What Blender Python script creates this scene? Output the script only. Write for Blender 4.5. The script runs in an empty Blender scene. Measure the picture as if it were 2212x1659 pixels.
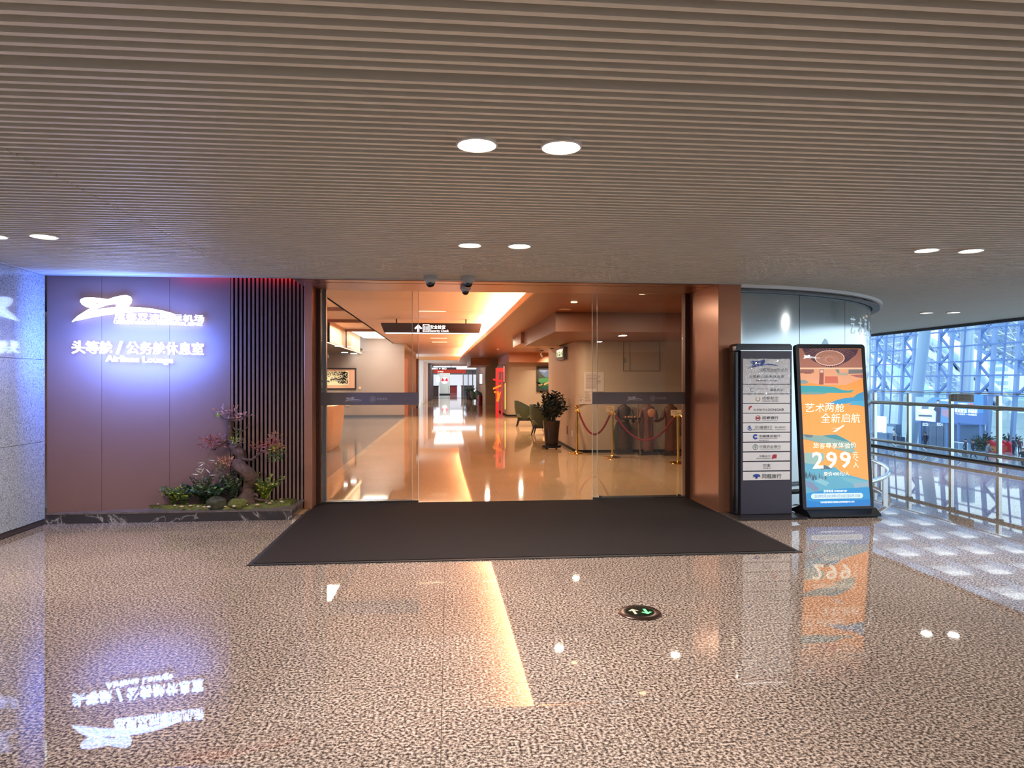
import bpy, bmesh, math, random
from mathutils import Vector, Matrix, noise

# ------------------------------------------------------------------ camera, world, exposure
scene = bpy.context.scene
COL = scene.collection
F = 1470.0; PS = math.radians(5.3); EYE = 1.4; HY = 824.0
cam_d = bpy.data.cameras.new('camera')
cam_d.sensor_width = 36.0
cam_d.lens = F / 2212.0 * 36.0
cam_d.shift_y = -(829.5 - HY) / 2212.0
cam_d.clip_end = 600
cam = bpy.data.objects.new('camera', cam_d)
cam.location = (0, 0, EYE)
cam.rotation_euler = (math.pi / 2, 0, -PS)
COL.objects.link(cam)
scene.camera = cam

world = bpy.data.worlds.new('sky'); scene.world = world
world.use_nodes = True
wn = world.node_tree.nodes; wl_ = world.node_tree.links
bg = wn['Background']
bg.inputs['Color'].default_value = (0.70, 0.87, 1.0, 1)
bg.inputs['Strength'].default_value = 2.5

vs = scene.view_settings
vs.view_transform = 'Standard'; vs.look = 'None'; vs.gamma = 1.0; vs.use_curve_mapping = False
vs.exposure = 0.0
scene.cycles.max_bounces = 7
scene.cycles.diffuse_bounces = 3
scene.cycles.glossy_bounces = 4
scene.cycles.adaptive_threshold = 0.06
scene.cycles.transparent_max_bounces = 16
scene.cycles.sample_clamp_indirect = 6.0
scene.cycles.use_denoising = True
scene.cycles.caustics_reflective = False
scene.cycles.caustics_refractive = False

def area_light(name, loc, size, energy, col, rot=(0, 0, 0), size_y=None, spread=None, parent=None, shape=None):
    l = bpy.data.lights.new(name, 'AREA')
    l.energy = energy; l.color = col; l.size = size
    if size_y: l.shape = 'RECTANGLE'; l.size_y = size_y
    else: l.shape = shape or 'DISK'
    if spread: l.spread = math.radians(spread)
    o = bpy.data.objects.new(name, l); o.location = loc; o.rotation_euler = rot
    COL.objects.link(o)
    if parent:
        o.parent = parent; o.location = Vector(loc) - WL.get(parent.name, Vector((0, 0, 0)))
    return o

# ------------------------------------------------------------------ picture-to-place helpers (real planes)
_c, _s = math.cos(PS), math.sin(PS)
def ray(px, py):
    u = (px - 1106) / F; v = (HY - py) / F
    return (u * _c + _s, -u * _s + _c, v)
def onz(px, py, z):
    d = ray(px, py); t = (z - EYE) / d[2]; return Vector((d[0] * t, d[1] * t, z))
def ony(px, py, y):
    d = ray(px, py); t = y / d[1]; return Vector((d[0] * t, y, EYE + d[2] * t))
def onx(px, py, x):
    d = ray(px, py); t = x / d[0]; return Vector((x, d[1] * t, EYE + d[2] * t))

# ------------------------------------------------------------------ materials
def srgb(r, g, b):
    def f(c):
        c /= 255.0
        return c / 12.92 if c <= 0.04045 else ((c + 0.055) / 1.055) ** 2.4
    return (f(r), f(g), f(b), 1.0)
MATS = {}
def pm(name, rgb, rough=0.5, metal=0.0, spec=0.5, emit=0.0, ecol=None, coat=0.0, var=0.0, vscale=8.0, aniso=0.0):
    if name in MATS: return MATS[name]
    m = bpy.data.materials.new(name); m.use_nodes = True
    b = m.node_tree.nodes['Principled BSDF']
    c = srgb(*rgb)
    b.inputs['Base Color'].default_value = c
    b.inputs['Roughness'].default_value = rough
    b.inputs['Metallic'].default_value = metal
    b.inputs['Specular IOR Level'].default_value = spec
    if coat: b.inputs['Coat Weight'].default_value = coat; b.inputs['Coat Roughness'].default_value = 0.05
    if aniso: b.inputs['Anisotropic'].default_value = aniso
    if emit:
        b.inputs['Emission Color'].default_value = srgb(*ecol) if ecol else c
        b.inputs['Emission Strength'].default_value = emit
    if var:
        nt = m.node_tree
        geo = nt.nodes.new('ShaderNodeNewGeometry')
        n = nt.nodes.new('ShaderNodeTexNoise'); n.inputs['Scale'].default_value = vscale; n.inputs['Detail'].default_value = 5
        nt.links.new(geo.outputs['Position'], n.inputs['Vector'])
        r = nt.nodes.new('ShaderNodeValToRGB')
        r.color_ramp.elements[0].position = 0.3; r.color_ramp.elements[1].position = 0.7
        r.color_ramp.elements[0].color = tuple(x * (1 - var) for x in c[:3]) + (1,)
        r.color_ramp.elements[1].color = tuple(min(1, x * (1 + var)) for x in c[:3]) + (1,)
        nt.links.new(n.outputs['Fac'], r.inputs['Fac']); nt.links.new(r.outputs['Color'], b.inputs['Base Color'])
    MATS[name] = m
    return m

def speckle(name, cols, scale, rough, spec=0.5, detail=3.0, coat=0.0, bump=0.0, blotch=0.12):
    """polished stone: three tones broken up by world-space noise"""
    m = bpy.data.materials.new(name); m.use_nodes = True; nt = m.node_tree
    b = nt.nodes['Principled BSDF']
    geo = nt.nodes.new('ShaderNodeNewGeometry')
    n = nt.nodes.new('ShaderNodeTexNoise'); n.inputs['Scale'].default_value = scale; n.inputs['Detail'].default_value = detail
    n.inputs['Roughness'].default_value = 0.6
    nt.links.new(geo.outputs['Position'], n.inputs['Vector'])
    r = nt.nodes.new('ShaderNodeValToRGB')
    while len(r.color_ramp.elements) < len(cols): r.color_ramp.elements.new(0.5)
    for e, (p, c) in zip(r.color_ramp.elements, cols):
        e.position = p; e.color = srgb(*c)
    nt.links.new(n.outputs['Fac'], r.inputs['Fac'])
    n2 = nt.nodes.new('ShaderNodeTexNoise'); n2.inputs['Scale'].default_value = 1.3; n2.inputs['Detail'].default_value = 2
    nt.links.new(geo.outputs['Position'], n2.inputs['Vector'])
    mr = nt.nodes.new('ShaderNodeMapRange')
    mr.inputs['From Min'].default_value = 0.3; mr.inputs['From Max'].default_value = 0.7
    mr.inputs['To Min'].default_value = 1 - blotch; mr.inputs['To Max'].default_value = 1 + blotch * 0.5
    nt.links.new(n2.outputs['Fac'], mr.inputs['Value'])
    mx = nt.nodes.new('ShaderNodeVectorMath'); mx.operation = 'SCALE'
    nt.links.new(r.outputs['Color'], mx.inputs[0]); nt.links.new(mr.outputs['Result'], mx.inputs['Scale'])
    nt.links.new(mx.outputs['Vector'], b.inputs['Base Color'])
    b.inputs['Roughness'].default_value = rough; b.inputs['Specular IOR Level'].default_value = spec
    if coat: b.inputs['Coat Weight'].default_value = coat; b.inputs['Coat Roughness'].default_value = 0.03
    MATS[name] = m
    return m

def thin_glass(name, tint=(0.93, 0.95, 0.94), ior=1.5, rough=0.0, extra=0.0):
    m = bpy.data.materials.new(name); m.use_nodes = True; nt = m.node_tree
    for n in list(nt.nodes):
        if n.type != 'OUTPUT_MATERIAL': nt.nodes.remove(n)
    out = [n for n in nt.nodes if n.type == 'OUTPUT_MATERIAL'][0]
    tr = nt.nodes.new('ShaderNodeBsdfTransparent'); tr.inputs['Color'].default_value = tint + (1,)
    gl = nt.nodes.new('ShaderNodeBsdfGlossy'); gl.inputs['Roughness'].default_value = rough
    # Schlick reflectance from the unsigned facing angle (same for both sides of the pane)
    geo = nt.nodes.new('ShaderNodeNewGeometry')
    dt = nt.nodes.new('ShaderNodeVectorMath'); dt.operation = 'DOT_PRODUCT'
    nt.links.new(geo.outputs['Normal'], dt.inputs[0]); nt.links.new(geo.outputs['Incoming'], dt.inputs[1])
    ab = nt.nodes.new('ShaderNodeMath'); ab.operation = 'ABSOLUTE'; nt.links.new(dt.outputs['Value'], ab.inputs[0])
    iv = nt.nodes.new('ShaderNodeMath'); iv.operation = 'SUBTRACT'; iv.inputs[0].default_value = 1.0; nt.links.new(ab.outputs[0], iv.inputs[1])
    pw = nt.nodes.new('ShaderNodeMath'); pw.operation = 'POWER'; pw.inputs[1].default_value = 5.0; nt.links.new(iv.outputs[0], pw.inputs[0])
    r0 = ((ior - 1) / (ior + 1)) ** 2
    ad = nt.nodes.new('ShaderNodeMath'); ad.operation = 'MULTIPLY_ADD'; ad.inputs[1].default_value = 1 - r0; ad.inputs[2].default_value = r0 + extra
    nt.links.new(pw.outputs[0], ad.inputs[0])
    mx = nt.nodes.new('ShaderNodeMixShader')
    nt.links.new(ad.outputs[0], mx.inputs[0]); nt.links.new(tr.outputs[0], mx.inputs[1]); nt.links.new(gl.outputs[0], mx.inputs[2])
    nt.links.new(mx.outputs[0], out.inputs['Surface'])
    MATS[name] = m
    return m

# ------------------------------------------------------------------ objects
WL = {}
def tag(o, label, cat=None, group=None, kind=None):
    o['label'] = label
    if cat: o['category'] = cat
    if group: o['group'] = group
    if kind: o['kind'] = kind
    return o
def thing(name, label, cat, loc=(0, 0, 0), group=None, kind=None, rotz=0.0, local=False):
    o = bpy.data.objects.new(name, None)
    o.empty_display_size = 0.1
    COL.objects.link(o); o.location = loc; o.rotation_euler = (0, 0, rotz)
    WL[o.name] = Vector((0, 0, 0)) if local else Vector(loc)
    return tag(o, label, cat, group, kind)
def link(name, me, parent=None, loc=(0, 0, 0)):
    o = bpy.data.objects.new(name, me); COL.objects.link(o); o.location = loc
    if parent: o.parent = parent; WL[o.name] = WL[parent.name].copy()
    else: WL[o.name] = Vector(loc)
    return o
def copy_tree(o, parent=None):
    c = o.copy(); COL.objects.link(c); c.parent = parent; WL[c.name] = WL[o.name].copy()
    for ch in list(o.children): copy_tree(ch, c)
    return c

class MB:
    def __init__(self): self.v = []; self.f = []; self.mi = []; self.cur = 0
    def add(self, vs, fs):
        n = len(self.v); self.v += [tuple(p) for p in vs]
        self.f += [tuple(i + n for i in f) for f in fs]; self.mi += [self.cur] * len(fs)
        return self
    def box(self, x0, y0, z0, x1, y1, z1):
        v = [(x0, y0, z0), (x1, y0, z0), (x1, y1, z0), (x0, y1, z0), (x0, y0, z1), (x1, y0, z1), (x1, y1, z1), (x0, y1, z1)]
        return self.add(v, [(0, 3, 2, 1), (4, 5, 6, 7), (0, 1, 5, 4), (1, 2, 6, 5), (2, 3, 7, 6), (3, 0, 4, 7)])
    def frame(self, P, R, U, N, a0, a1, b0, b1, c0, c1):
        """box in a frame: a along R, b along U, c along N"""
        P, R, U, N = Vector(P), Vector(R), Vector(U), Vector(N)
        pts = [P + R * a + U * b + N * c for c in (c0, c1) for a, b in ((a0, b0), (a1, b0), (a1, b1), (a0, b1))]
        return self.add(pts, [(0, 3, 2, 1), (4, 5, 6, 7), (0, 1, 5, 4), (1, 2, 6, 5), (2, 3, 7, 6), (3, 0, 4, 7)])
    def bar(self, p, q, w, h=None, up=(0, 0, 1)):
        p, q = Vector(p), Vector(q); h = h or w; d = (q - p).normalized(); up = Vector(up)
        if abs(d.dot(up)) > 0.98: up = Vector((1, 0, 0))
        r = d.cross(up).normalized(); u = r.cross(d)
        v = [e + r * (sx * w / 2) + u * (sy * h / 2) for e in (p, q) for sx, sy in ((-1, -1), (1, -1), (1, 1), (-1, 1))]
        return self.add(v, [(0, 1, 2, 3), (7, 6, 5, 4), (0, 4, 5, 1), (1, 5, 6, 2), (2, 6, 7, 3), (3, 7, 4, 0)])
    def tube(self, pts, rad, n=8, caps=True):
        pts = [Vector(p) for p in pts]; m = len(pts)
        if not hasattr(rad, '__len__'): rad = [rad] * m
        rings = []; prev = None
        for i, p in enumerate(pts):
            d = (pts[min(i + 1, m - 1)] - pts[max(i - 1, 0)])
            d = d.normalized() if d.length > 1e-9 else Vector((0, 0, 1))
            if prev is None:
                up = Vector((0, 0, 1)) if abs(d.z) < 0.9 else Vector((1, 0, 0))
                r = d.cross(up).normalized()
            else:
                r = (prev - d * prev.dot(d)); r = r.normalized() if r.length > 1e-6 else prev
            prev = r; u = d.cross(r)
            rings.append([p + (r * math.cos(t) + u * math.sin(t)) * rad[i] for t in [2 * math.pi * k / n for k in range(n)]])
        v = [q for rg in rings for q in rg]
        f = [(i * n + k, i * n + (k + 1) % n, (i + 1) * n + (k + 1) % n, (i + 1) * n + k) for i in range(m - 1) for k in range(n)]
        if caps: f += [tuple(reversed(range(n))), tuple((m - 1) * n + k for k in range(n))]
        return self.add(v, f)
    def lathe(self, prof, c=(0, 0, 0), n=24, sx=1.0, sy=1.0):
        c = Vector(c); m = len(prof)
        v = [(c.x + sx * r * math.cos(2 * math.pi * k / n), c.y + sy * r * math.sin(2 * math.pi * k / n), c.z + z) for r, z in prof for k in range(n)]
        f = [(i * n + k, i * n + (k + 1) % n, (i + 1) * n + (k + 1) % n, (i + 1) * n + k) for i in range(m - 1) for k in range(n)]
        f += [tuple(reversed(range(n))), tuple((m - 1) * n + k for k in range(n))]
        return self.add(v, f)
    def extrude(self, poly, off):
        """closed planar polygon (3D points) pushed along off"""
        off = Vector(off); poly = [Vector(p) for p in poly]; n = len(poly)
        v = poly + [p + off for p in poly]
        f = [tuple(reversed(range(n))), tuple(range(n, 2 * n))] + [(i, (i + 1) % n, n + (i + 1) % n, n + i) for i in range(n)]
        return self.add(v, f)
    def ball(self, c, r, n=10, m=6, sq=(1, 1, 1)):
        prof = []
        c = Vector(c)
        v = []; f = []
        for i in range(m + 1):
            t = math.pi * i / m
            for k in range(n):
                a = 2 * math.pi * k / n
                v.append((c.x + r * sq[0] * math.sin(t) * math.cos(a), c.y + r * sq[1] * math.sin(t) * math.sin(a), c.z - r * sq[2] * math.cos(t)))
        for i in range(m):
            for k in range(n):
                f.append((i * n + k, i * n + (k + 1) % n, (i + 1) * n + (k + 1) % n, (i + 1) * n + k))
        return self.add(v, f)
    def quad(self, a, b, c, d): return self.add([a, b, c, d], [(0, 1, 2, 3)])
    def mesh(self, name, mats, off=Vector((0, 0, 0)), smooth=False):
        me = bpy.data.meshes.new(name)
        me.from_pydata([tuple(Vector(p) - off) for p in self.v], [], self.f)
        mats = mats if isinstance(mats, (list, tuple)) else [mats]
        for m in mats: me.materials.append(m)
        if len(mats) > 1: me.polygons.foreach_set('material_index', self.mi)
        if smooth:
            me.polygons.foreach_set('use_smooth', [True] * len(me.polygons))
            me.set_sharp_from_angle(angle=math.radians(40))
        me.update()
        return me
    def build(self, name, mats, parent=None, smooth=False, bevel=0.0):
        if parent: off = WL[parent.name]; loc = Vector((0, 0, 0))
        else:
            xs = [p[0] for p in self.v]; ys = [p[1] for p in self.v]; zs = [p[2] for p in self.v]
            off = Vector(((min(xs) + max(xs)) / 2, (min(ys) + max(ys)) / 2, min(zs))); loc = off
        o = link(name, self.mesh(name, mats, off, smooth), parent, loc)
        if bevel:
            md = o.modifiers.new('bevel', 'BEVEL'); md.width = bevel; md.segments = 2; md.limit_method = 'ANGLE'
        return o

_tc = {}
def glyphs(body, bold=0.0, shear=0.0):
    key = (body, bold, shear)
    if key not in _tc:
        cu = bpy.data.curves.new('glyphs', 'FONT'); cu.body = body; cu.resolution_u = 2; cu.offset = bold; cu.shear = shear
        o = bpy.data.objects.new('glyphs', cu)
        me = bpy.data.meshes.new_from_object(o)
        v = [(p.co.x, p.co.y) for p in me.vertices]; f = [tuple(p.vertices) for p in me.polygons]
        bpy.data.objects.remove(o); bpy.data.meshes.remove(me); bpy.data.curves.remove(cu)
        _tc[key] = (v, f)
    return _tc[key]
def text(body, P, R, U, w, h, mat, parent, name='lettering', depth=0.0, bold=0.0, lift=0.0, shear=0.0, fit=None):
    """lettering centred on P, width w, height h (one may be None); R/U right and up; depth = thickness of raised letters"""
    v, f = glyphs(body, bold, shear)
    P, R, U = Vector(P), Vector(R).normalized(), Vector(U).normalized(); N = R.cross(U)
    x0, x1 = min(p[0] for p in v), max(p[0] for p in v); y0, y1 = min(p[1] for p in v), max(p[1] for p in v)
    sx = w / (x1 - x0) if w else h / (y1 - y0); sy = h / (y1 - y0) if h else sx
    mb = MB()
    pts = [P + R * ((x - (x0 + x1) / 2) * sx) + U * ((y - (y0 + y1) / 2) * sy) + N * (lift + depth) for x, y in v]
    mb.add(pts, f)
    if depth:
        edge = {}
        for q in f:
            for i in range(len(q)):
                a, b = q[i], q[(i + 1) % len(q)]
                edge[(a, b)] = 1
        back = [p - N * depth for p in pts]; n = len(mb.v)
        mb.v += [tuple(p) for p in back]
        for q in f: mb.f.append(tuple(i + n for i in reversed(q))); mb.mi.append(0)
        for (a, b) in edge:
            if (b, a) not in edge: mb.f.append((b, a, a + n, b + n)); mb.mi.append(0)
    return mb.build(name, mat, parent)
def chars(body, P0, P1, U, h, mat, parent, name='letter', depth=0.0, bold=0.0, fillw=0.92, lift=0.0, shear=0.0):
    """CJK line spread evenly between the left end P0 and right end P1, every character its own piece"""
    P0, P1 = Vector(P0), Vector(P1); d = P1 - P0; n = len(body); R = d.normalized(); pitch = d.length / n
    for i, ch in enumerate(body):
        if ch == ' ': continue
        w = pitch * fillw * (0.5 if ch in '/:·' else 1.0)
        text(ch, P0 + d * ((i + 0.5) / n), R, U, w, h, mat, parent, name, depth, bold, lift, shear)

X3, Y3, Z3 = Vector((1, 0, 0)), Vector((0, 1, 0)), Vector((0, 0, 1))
random.seed(7)

# the airport emblem as outlines, in units of its own width (x 0..1, y up)
def _lg(pts): return [((x - 130) / 1490.0, (640 - y) / 1490.0) for x, y in pts]
LOGO = [
    _lg([(135, 632), (215, 540), (310, 470), (420, 395), (520, 325), (620, 275), (720, 235), (810, 208), (890, 200), (935, 218), (952, 260),
         (945, 310), (915, 355), (885, 388), (730, 395), (748, 345), (700, 340), (600, 360), (500, 405), (400, 455), (300, 525), (200, 600)]),
    _lg([(385, 415), (330, 400), (275, 365), (245, 320), (255, 285), (300, 260), (400, 252), (520, 258), (622, 272), (540, 312), (480, 325), (450, 332), (465, 365), (425, 390)]),
    _lg([(195, 612), (300, 540), (420, 455), (560, 415), (720, 392), (900, 382), (1080, 385), (1250, 400), (1400, 428), (1520, 458), (1600, 490),
         (1560, 490), (1400, 468), (1250, 455), (1080, 455), (900, 465), (720, 492), (560, 520), (400, 555)]),
]
def emblem(P, R, U, w, mat, parent, depth=0.0, name='emblem', lift=0.0):
    P, R, U = Vector(P), Vector(R).normalized(), Vector(U).normalized(); N = R.cross(U)
    for out in LOGO:
        b = MB(); pts = [P + R * (x * w) + U * (y * w) + N * lift for x, y in out]
        pts.reverse()
        if depth: b.extrude(pts, N * depth)
        else: b.add(list(reversed(pts)), [tuple(range(len(pts)))])
        # keep the outline facing out of the wall
        b.build(name, mat, parent)
# ------------------------------------------------------------------ shared materials
GRAN = speckle('granite', [(0.37, (50, 42, 39)), (0.47, (106, 91, 82)), (0.56, (164, 144, 130)), (0.66, (190, 172, 160))], 75, 0.02, 0.5)
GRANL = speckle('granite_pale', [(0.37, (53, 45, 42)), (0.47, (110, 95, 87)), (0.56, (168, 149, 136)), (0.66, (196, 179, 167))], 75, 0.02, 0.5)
GREY = speckle('grey_granite', [(0.33, (92, 96, 106)), (0.45, (156, 160, 168)), (0.62, (178, 181, 186)), (0.74, (226, 228, 232))], 95, 0.12, 0.6, blotch=0.06, coat=0.7)
LOUF = speckle('lounge_stone', [(0.36, (176, 138, 98)), (0.5, (208, 168, 124)), (0.64, (224, 188, 146))], 110, 0.045, 0.5, blotch=0.05)
LOUG = speckle('lounge_grey_stone', [(0.35, (104, 104, 110)), (0.5, (124, 124, 130)), (0.66, (138, 138, 144))], 60, 0.1, 0.5, blotch=0.08)
GROUT = pm('grout', (70, 56, 46), 0.8)
BRONZE = pm('bronze', (180, 124, 96), 0.28, 0.55, var=0.05, vscale=3)
BROWN = pm('brown_panel', (114, 82, 72), 0.42, 0.15, var=0.04, vscale=2)
SLATW = pm('slat_wood', (124, 90, 78), 0.45, 0.1, var=0.08, vscale=20)
DARK = pm('dark_void', (18, 14, 14), 0.9)
BLACKM = pm('black_metal', (26, 27, 32), 0.35, 0.3)
CEIL = pm('ceiling_aluminium', (228, 224, 212), 0.45, 0.0)
WHITE = pm('white_paint', (214, 210, 206), 0.5)
STEEL = pm('stainless', (205, 208, 210), 0.2, 1.0)
CHROME = pm('polished_steel', (220, 224, 226), 0.08, 1.0)
WARMW = pm('warm_wall', (176, 152, 126), 0.6, var=0.03, vscale=2)
GREYW = pm('lounge_grey_wall', (158, 144, 138), 0.6, var=0.03, vscale=2)
WARMC = pm('warm_ceiling', (222, 184, 158), 0.45)
DROPC = pm('drop_ceiling_copper', (150, 92, 58), 0.3, 0.25, var=0.04, vscale=2)
GLASS = thin_glass('door_glass', (0.985, 0.99, 0.985))
GLASSB = thin_glass('balustrade_glass', (0.94, 0.97, 0.98))
LAMP = pm('lamp_white', (255, 252, 245), 0.5, emit=14.0, ecol=(255, 250, 240))
WARMLAMP = pm('lamp_warm', (255, 226, 180), 0.5, emit=8.0, ecol=(255, 214, 150))

# ------------------------------------------------------------------ concourse floor: slab + separate granite tiles
fl = thing('floor', 'speckled tan granite floor of the concourse, polished, laid in rectangular tiles', 'floor', (0, 0, 0), kind='structure')
b = MB().box(-5, -8, -0.2, 9.35, 18, -0.022)
b.build('screed', GROUT, fl)
b = MB().box(-3.94, -8, -0.021, 9.35, 1.947, 0.0)
b.build('stone_field', GRAN, fl)
TW, TD, GAP = 0.8, 0.6, 0.0022
me_t = MB().box(GAP / 2, GAP / 2, -0.02, TW - GAP / 2, TD - GAP / 2, 0).mesh('tile', GRAN)
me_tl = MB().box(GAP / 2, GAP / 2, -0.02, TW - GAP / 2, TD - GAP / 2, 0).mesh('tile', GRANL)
for j in range(0, 22):
    y = 1.95 + j * TD
    for i in range(-5, 12):
        x = -0.03 + i * TW
        if x > 9.3: continue
        if y > 7.2 and x < 3.7: continue
        if y > 9.0 and x < 5.3: continue
        lx0 = max(x, -3.94)
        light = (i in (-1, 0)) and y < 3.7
        if x < -3.95:
            o = link('tile', MB().box(lx0 - x, GAP / 2, -0.02, TW - GAP / 2, TD - GAP / 2, 0).mesh('tile', GRAN), fl, (x, y, 0))
        elif x + TW > 9.35:
            o = link('tile', MB().box(GAP / 2, GAP / 2, -0.02, 9.35 - x, TD - GAP / 2, 0).mesh('tile', GRAN), fl, (x, y, 0))
        else:
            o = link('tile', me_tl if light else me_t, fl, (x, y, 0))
# stone in the doorway between concourse and lounge
b = MB().box(-1.6, 7.35, -0.02, 2.87, 8.02, -0.001); b.build('threshold_stone', LOUF, fl)

# ------------------------------------------------------------------ concourse ceiling: dark void above + separate baffle slats
ce = thing('ceiling', 'taupe aluminium baffle ceiling of long thin parallel slats', 'ceiling', (0, 0, 2.45), kind='structure')
MB().box(-5, -8, 2.6, 9.37, 7.6, 2.68).build('void_board', DARK, ce)
MB().box(2.9, 7.6, 2.6, 9.37, 18, 2.68).build('void_board', DARK, ce)
PIT, SW, SH = 0.064, 0.022, 0.085
CX, CY, RG, RT = 2.85, 10.63, 3.42, 3.53      # the curved partition
def slat_mesh(x0, x1): return MB().box(x0, 0, 0, x1, SW, SH).mesh('slat', CEIL)
m_full, m_left, m_right = slat_mesh(-3.94, 9.37), slat_mesh(-3.94, -2.003), slat_mesh(-1.997, 9.37)
y = -8.0; rest = MB()
while y < 1.55: rest.box(-3.94, y, 2.45, 9.37, y + SW, 2.45 + SH); y += PIT
k = 0
while y < 17.9:
    if abs(y - 2.36) < PIT * 0.5: y += 0.034          # one wider gap
    if y < 7.03:
        if y > 3.2:
            link('slat', m_left, ce, (0, y, 0.0)); link('slat', m_right, ce, (0, y, 0.0))
        else: link('slat', m_full, ce, (0, y, 0.0))
    else:
        dy = CY - y
        xs = CX + math.sqrt(max(RT * RT - dy * dy, 0)) if dy > 0 else CX + RT
        xs = max(xs, 3.14)
        if y < 11.0: link('slat', slat_mesh(xs, 9.37), ce, (0, y, 0.0))
        else: rest.box(xs, y, 2.45, 9.37, y + SW, 2.45 + SH)
    y += PIT
o = rest.build('slat_field', CEIL, ce); o['kind'] = 'stuff'
# edge trims of the ceiling
MB().box(-3.94, 7.03, 2.44, 3.13, 7.06, 2.56).build('edge_trim', pm('trim_grey', (190, 188, 190), 0.4, 0.3), ce)
MB().box(-3.96, 1.0, 2.44, -3.925, 7.05, 2.47).build('edge_trim', MATS['trim_grey'], ce)
MB().box(9.34, -8, 2.40, 9.40, 18, 2.70).build('edge_fascia', pm('edge_blue_grey', (70, 84, 110), 0.5), ce)

# ------------------------------------------------------------------ left wall: grey granite slabs
wl = thing('wall_left', 'grey speckled polished granite wall at the left, mirroring the lit sign', 'wall', (-3.94, 3, 0), kind='structure')
MB().box(-4.3, -8, 0, -3.985, 7.09, 2.6).build('backing', DARK, wl)
for y0, y1 in ((7.06, 5.2), (5.2, 3.3), (3.3, 1.4), (1.4, -0.5), (-0.5, -8)):
    for z0, z1 in ((0.055, 0.813), (0.813, 1.613), (1.613, 2.44)):
        MB().box(-3.98, y1 + 0.002, z0 + 0.002, -3.94, y0 - 0.002, z1 - 0.002).build('slab', GREY, wl)
bb = MB().box(-3.98, -8, 0, -3.948, 7.05, 0.052).build('baseboard_left', pm('dark_base', (66, 54, 56), 0.4), None)
tag(bb, 'thin dark base strip along the foot of the grey granite wall', 'baseboard', kind='structure')
# wall behind the camera closes the concourse
wr = MB().box(-4, -8.2, 0, 9.35, -8.0, 2.6).build('wall_rear', pm('rear_wall', (150, 142, 136), 0.5), None)
tag(wr, 'plain wall closing the concourse behind the viewer', 'wall', kind='structure')

# ------------------------------------------------------------------ sign wall: brown metal panels set at a slight angle
WA = Vector((-3.94, 7.092, 0)); WD = Vector((0.983, 0.183, 0)).normalized(); WN = Vector((WD.y, -WD.x, 0))   # WN points to the viewer
ws = thing('wall_sign', 'smooth chocolate-brown metal panel wall behind the lit airport sign', 'wall', (-3.1, 7.25, 0), kind='structure')
smax = 1.68
for a0, a1 in ((0.0, 0.48), (0.48, 1.10), (1.10, smax)):
    MB().frame(WA, WD, Z3, WN, a0 + 0.0012, a1 - 0.0012, 0.105, 2.62, -0.02, 0.0).build('panel', BROWN, ws)
MB().frame(WA, WD, Z3, WN, 0, smax, 0.0, 2.62, -0.08, -0.021).build('backing', DARK, ws)

# slatted wall
SA = WA + WD * smax; SB = Vector((-1.585, 7.672, 0)); SD = (SB - SA); SL = SD.length; SD.normalize(); SN = Vector((SD.y, -SD.x, 0))
wt = thing('wall_slatted', 'dark brown wall of narrow vertical wooden battens beside the doors', 'wall', (-1.95, 7.55, 0), kind='structure')
MB().frame(SA, SD, Z3, SN, 0, SL, 0.0, 2.62, -0.10, -0.05).build('backing', DARK, wt)
NS = 18; pt = SL / NS
m_b = MB().frame((0, 0, 0), SD, Z3, SN, 0.0, pt * 0.52, 0.105, 2.62, -0.05, 0.0).mesh('batten', SLATW)
for i in range(NS):
    p = SA + SD * (i * pt + 0.006)
    link('batten', m_b, wt, p - WL[wt.name])
# red strip light tucked in the gap above the battens
r = MB().frame(SA, SD, Z3, SN, -0.55, SL, 2.535, 2.555, 0.06, 0.08).build('cove_strip_light', pm('red_led', (255, 40, 40), 0.5, emit=22.0, ecol=(255, 30, 40)), None)
tag(r, 'thin red strip light hidden above the vertical battens', 'light')
MB().frame(SA, SD, Z3, SN, -0.55, SL, 2.525, 2.533, 0.062, 0.12).build('tray', DARK, r)  # dark mask added under the strip to keep its reflection off the floor
MB().frame(SA, SD, Z3, SN, -0.55, SL, 2.533, 2.56, 0.085, 0.10).build('tray', DARK, r)  # second added mask, closes the strip towards the viewer

# ------------------------------------------------------------------ bronze portal
def trim(name, mb, mat, label): 
    o = mb.build(name, mat, None, bevel=0.003); return tag(o, label, 'trim', kind='structure')
trim('trim_1', MB().box(2.87, 7.04, 0, 3.12, 8.2, 2.6), BRONZE, 'broad polished bronze pillar at the right of the glass doors')
trim('trim_2', MB().box(-1.585, 7.66, 0, -1.50, 8.05, 2.6), BRONZE, 'narrow bronze jamb at the left of the glass doors')
sf = thing('trim_3', 'bronze soffit and head track over the glass doors', 'trim', (0.6, 7.5, 2.45), kind='structure')
MB().box(-1.6, 7.19, 2.452, 2.87, 7.36, 2.6).build('soffit_panel', BRONZE, sf)
MB().box(-1.6, 7.075, 2.53, 2.87, 7.188, 2.6).build('shadow_gap', DARK, sf)
MB().box(-1.6, 7.062, 2.46, 2.87, 7.072, 2.6).build('shadow_gap', DARK, sf)
MB().box(-1.6, 7.39, 2.452, 2.87, 8.02, 2.6).build('soffit_panel', BRONZE, sf)
MB().box(-1.6, 7.35, 2.5, 2.87, 7.40, 2.6).build('track_slot', DARK, sf)
trim('trim_4', MB().box(-1.50, 7.90, 0, -1.455, 8.0, 2.45), pm('bronze_dark', (84, 54, 44), 0.35, 0.6), 'slim dark bronze stile beside the left fixed glass pane')
trim('trim_5', MB().box(2.81, 7.90, 0, 2.868, 8.0, 2.45), MATS['bronze_dark'], 'slim dark bronze stile beside the right fixed glass pane')
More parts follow.
